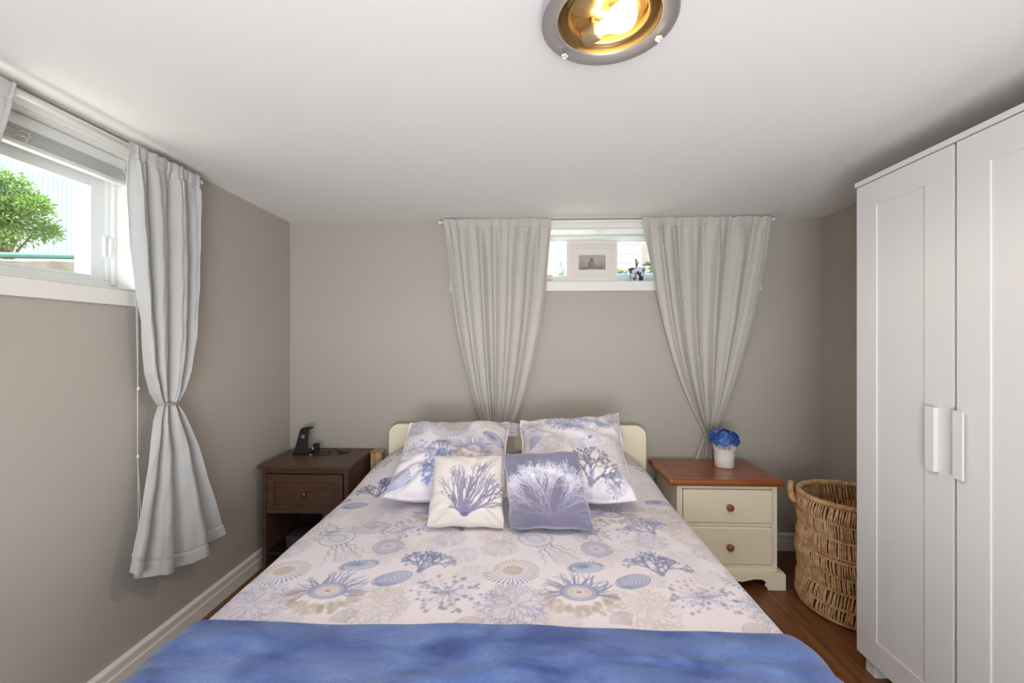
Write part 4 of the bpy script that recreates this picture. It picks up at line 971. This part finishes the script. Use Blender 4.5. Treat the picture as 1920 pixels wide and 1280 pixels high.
def arcpts():
    P = [(.750, .0), (.750, .082), (.762, .088), (1.318, .088), (1.330, .082), (1.330, 0), (1.240, 0), (1.238, .012), (1.226, .020), (1.232, .034), (1.226, .046), (1.208, .054), (1.17, .055), (1.14, .048), (1.11, .040), (1.08, .044), (1.045, .05),
         (1.01, .044), (.98, .040), (.95, .048), (.92, .055), (.872, .054), (.854, .046), (.848, .034), (.854, .020), (.842, .012), (.840, 0)]
    return P
pl = MB().prism(arcpts(), 'y', 2.238, 2.254)
pl.box(.750, .766, 2.254, 2.614, 0, .086).box(1.314, 1.330, 2.254, 2.614, 0, .086).box(.766, 1.314, 2.256, 2.612, .076, .086)
pl.build('plinth', M['cream'], t, bevel=.003)

# flowers
fc = (1.122, 2.468); zt2 = .571
t = thing('flower_pot', 'white metal pot with a lace rim holding blue flowers on the cream nightstand', 'flower pot', (*fc, zt2))
MB().lathe([(0, .0), (.049, .0), (.051, .002), (.0535, .060), (.056, .092), (.0575, .094), (.0575, .097), (.056, .098), (.054, .092), (.049, .006), (0, .006)], (*fc, zt2), 48).build('pot', M['potw'], t, smooth=True)
mb = MB(); n_ = 16
for k in range(n_):
    a0 = 2 * pi * k / n_; da = pi / n_
    def pt(u, z, r=.0572): return (fc[0] + (r + (z - .098) * .06) * cos(a0 + u * da), fc[1] + (r + (z - .098) * .06) * sin(a0 + u * da), zt2 + z)
    mb.tube([pt(cos(q), .100 + .030 * sin(q)) for q in np.linspace(0, pi, 11)], .0014, 5)
    mb.tube([pt(.55 * cos(q), .100 + .018 * sin(q)) for q in np.linspace(0, pi, 9)], .0012, 5)
    mb.tube([pt(.22 * cos(q), .123 + .0045 * sin(q)) for q in np.linspace(0, 2 * pi, 9)], .0011, 5, cap=False)
    mb.tube([pt(1 + .26 * cos(q), .129 + .006 * sin(q)) for q in np.linspace(0, 2 * pi, 9)], .0013, 5, cap=False)
    mb.tube([pt(1, .100), pt(1, .123)], .0014, 5); mb.tube([pt(0, .100), pt(0, .117)], .0012, 5)
    mb.tube([pt(.5, .1), pt(1, .113), pt(1.5, .1)], .0012, 5)
for z in (.100, .1035, .137): mb.torus((fc[0], fc[1], zt2 + z), .0572 + (z - .098) * .06, .0015, 64, 6)
mb.build('lace_rim', M['potw'], t, smooth=True)
rr = random.Random(12)
def flower(c, dirv, r, m_, parent):
    dirv = Vector(dirv).normalized(); a = dirv.orthogonal().normalized(); b = dirv.cross(a); mb = MB()
    for k in range(5):
        th0 = k * 2 * pi / 5 + rr.random() * .3; e = a * cos(th0) + b * sin(th0); s_ = dirv.cross(e); L = r * rr.uniform(.85, 1.15); w_ = L * .55; vs = []
        for i in range(5):
            q = i / 4; wd = w_ * sin(pi * min(1, .18 + q * .78)) ** .7
            for j in (-1, 0, 1): vs.append(Vector(c) + e * L * q + s_ * wd * j + dirv * (L * (.55 * q - .45 * q * q) + abs(j) * L * .10))
        mb.add(vs, [(i * 3 + j, i * 3 + j + 1, i * 3 + j + 4, i * 3 + j + 3) for i in range(4) for j in (0, 1)])
    mb.sphere(tuple(Vector(c) + dirv * r * .1), r * .12, 6, 5)
    return mb.build('flower', m_, parent, smooth=True, solid=.0008)
fz = zt2 + .150
for i in range(34):
    z = 1 - 1.15 * (i + .5) / 34; a = i * 2.39996; h = sqrt(max(0, 1 - z * z)); q = rr.uniform(.86, 1.12); dv_ = Vector((h * cos(a), h * sin(a), z + .05)) * q
    flower((fc[0] + dv_.x * .064, fc[1] + dv_.y * .060, fz + dv_.z * .042), (dv_.x + rr.uniform(-.5, .5), dv_.y + rr.uniform(-.5, .5), dv_.z * .8 + .1 + rr.uniform(-.2, .4)), rr.uniform(.020, .030), M['petal'] if rr.random() < .55 else M['petal2'], t)
mb = MB()
for i in range(14): a = i * .45 * pi; mb.tube([(fc[0] + .02 * cos(a), fc[1] + .02 * sin(a), zt2 + .01), (fc[0] + .035 * cos(a), fc[1] + .035 * sin(a), zt2 + .11), (fc[0] + .055 * cos(a), fc[1] + .055 * sin(a), fz + .01)], .0015, 5)
mb.sphere((fc[0], fc[1], fz - .004), .042, 16, 10, .7)
mb.build('stems', mat('dark_stems', (34, 50, 66), .8), t)

# ------------------------------------------------------------------ wicker laundry basket
bc = (1.572, 2.118); BR_ = .222; BH = .535
t = thing('laundry_basket', 'round woven wicker laundry basket between the wardrobe and the back wall', 'basket', (*bc, 0))
rr = random.Random(9)
def prad(z):  # bulge between the bands
    return BR_ + .005 * sin(z / BH * pi * 2 * 2.5)
lv = [0.012, .075, .145, .215, .285, .300, .375, .450, .520]
MB().lathe([(.0, .004), (BR_ - .012, .004)] + [(prad(z) - .011, z) for z in np.linspace(.01, .525, 14)] + [(prad(z) - .017, z) for z in np.linspace(.525, .02, 14)] + [(0, .012)], (*bc, 0), 64).build('lining', M['wicker2'], t, smooth=True)
mb = MB(); NS = 158
for i in range(len(lv) - 1):
    z0, z1 = lv[i], lv[i + 1]
    if z1 - z0 < .03: continue
    lean = rr.choice((-1, 1)) * .035 + .01
    for side, ro in ((1, .0), (-1, -.026)):
        for k in range(NS if side == 1 else 120):
            nn_ = NS if side == 1 else 120
            a = 2 * pi * (k + rr.uniform(-.2, .2)) / nn_; la = lean * rr.uniform(.3, 1.6) + rr.uniform(-.012, .012); zz0, zz1 = z0 - .004, z1 + .004; pts = []
            for q in range(5):
                f_ = q / 4; z = zz0 + (zz1 - zz0) * f_; r_ = prad(z) + ro + side * .0055 * sin(pi * f_) ; pts.append((bc[0] + r_ * cos(a + la * f_), bc[1] + r_ * sin(a + la * f_), z))
            mb.tube(pts, [.0028, .0036, rr.uniform(.0032, .0044), .0036, .0028], 5, cap=False)
mb.build('woven_side', M['wicker'], t, smooth=True)
mb = MB()
for z in lv[:-1]:
    for ph in (0, pi):
        pts = [(bc[0] + (prad(z) - .002 + .0035 * cos(a * 62 + ph)) * cos(a), bc[1] + (prad(z) - .002 + .0035 * cos(a * 62 + ph)) * sin(a), z + .0045 * sin(a * 62 + ph)) for a in np.linspace(0, 2 * pi, 420)]
        mb.tube(pts, .0040, 5, cap=False)
mb.build('woven_band', M['wicker'], t, smooth=True)
mb = MB()
for k in range(230):
    a = 2 * pi * k / 230; c_ = (bc[0] + (BR_ - .006) * cos(a), bc[1] + (BR_ - .006) * sin(a), BH - .004); e = Vector((cos(a), sin(a), 0))
    mb.tube([Vector(c_) + (e * cos(q) + Vector((0, 0, 1)) * sin(q)) * .0125 + Vector((-sin(a), cos(a), 0)) * .0035 * q / 3 for q in np.linspace(0, 2 * pi, 9)], .0033, 5, cap=False)
mb.build('rim', M['wicker'], t, smooth=True)
ha = atan2(.63, -.78) + .03
e = Vector((cos(ha), sin(ha), 0)); ta = Vector((-sin(ha), cos(ha), 0)); hc = Vector((*bc, BH - .012)) + e * (BR_ + .004)
path = [hc + ta * (.085 * cos(q)) + e * (.026 * sin(q)) + Vector((0, 0, .02 - .055 * abs(cos(q)) ** 1.5)) for q in np.linspace(-.10, pi + .10, 60)]
mb = MB().tube(path, .012, 8)
for i in range(0, 59):
    p = path[i]; tg = (path[min(i + 1, 59)] - path[max(i - 1, 0)]).normalized(); u = tg.orthogonal().normalized(); w_ = tg.cross(u)
    mb.tube([p + (u * cos(q) + w_ * sin(q)) * .013 for q in np.linspace(0, 2 * pi, 9)], .0026, 5, cap=False)
mb.build('handle', M['wicker'], t, smooth=True)

# ------------------------------------------------------------------ wardrobe
WX = 1.30; wy1 = 1.730; wy0 = wy1 - 1.17
t = thing('wardrobe', 'tall white wardrobe with framed doors and block handles along the right wall', 'wardrobe', (1.55, 1.15, 0))
MB().box(WX - .004, XR - .006, wy0 - .006, wy1 + .006, 1.886, 1.904).build('top_panel', M['ward'], t, bevel=.0015)
mb = MB().box(WX + .020, XR - .008, wy0, wy0 + .018, .066, 1.886).box(WX + .020, XR - .008, wy1 - .018, wy1, .066, 1.886).box(XR - .018, XR - .008, wy0 + .018, wy1 - .018, .066, 1.886)
mb.box(WX + .020, XR - .018, wy0 + .018, wy1 - .018, .066, .084).box(WX + .022, XR - .018, wy1 - .402, wy1 - .386, .084, 1.886).box(WX + .022, XR - .018, wy1 - .794, wy1 - .778, .084, 1.886)
mb.build('carcass', M['ward'], t, bevel=.001)
for i in range(3):
    y1 = wy1 - .001 - .3915 * i; y0 = y1 - .384
    if i == 0: y0 = y1 - .380
    d_ = MB(); z0, z1 = .067, 1.882; fr = .093
    d_.box(WX + .004, WX + .018, y0, y1, z0, z1)
    d_.box(WX, WX + .004, y0, y0 + fr, z0, z1).box(WX, WX + .004, y1 - fr, y1, z0, z1).box(WX, WX + .004, y0 + fr, y1 - fr, z0, z0 + fr).box(WX, WX + .004, y0 + fr, y1 - fr, z1 - fr, z1)
    do = d_.build('door', M['ward'], t)
    hy = (y0 + .060) if i == 0 else (y1 - .018)
    MB().box(WX - .016, WX - .011, hy - .016, hy + .016, .868, 1.072).box(WX - .011, WX, hy - .016 if i == 0 else hy + .010, hy - .010 if i == 0 else hy + .016, .868, 1.072).build('handle', M['ward'], do, bevel=.0015)
for (x0, y0) in ((WX + .022, wy1 - .062), (XR - .07, wy1 - .062), (WX + .022, wy0 + .01), (XR - .07, wy0 + .01), (WX + .022, wy1 - .42)):
    MB().box(x0, x0 + .05, y0, y0 + .045, 0, .066).build('leg', M['ward'], t, bevel=.002)
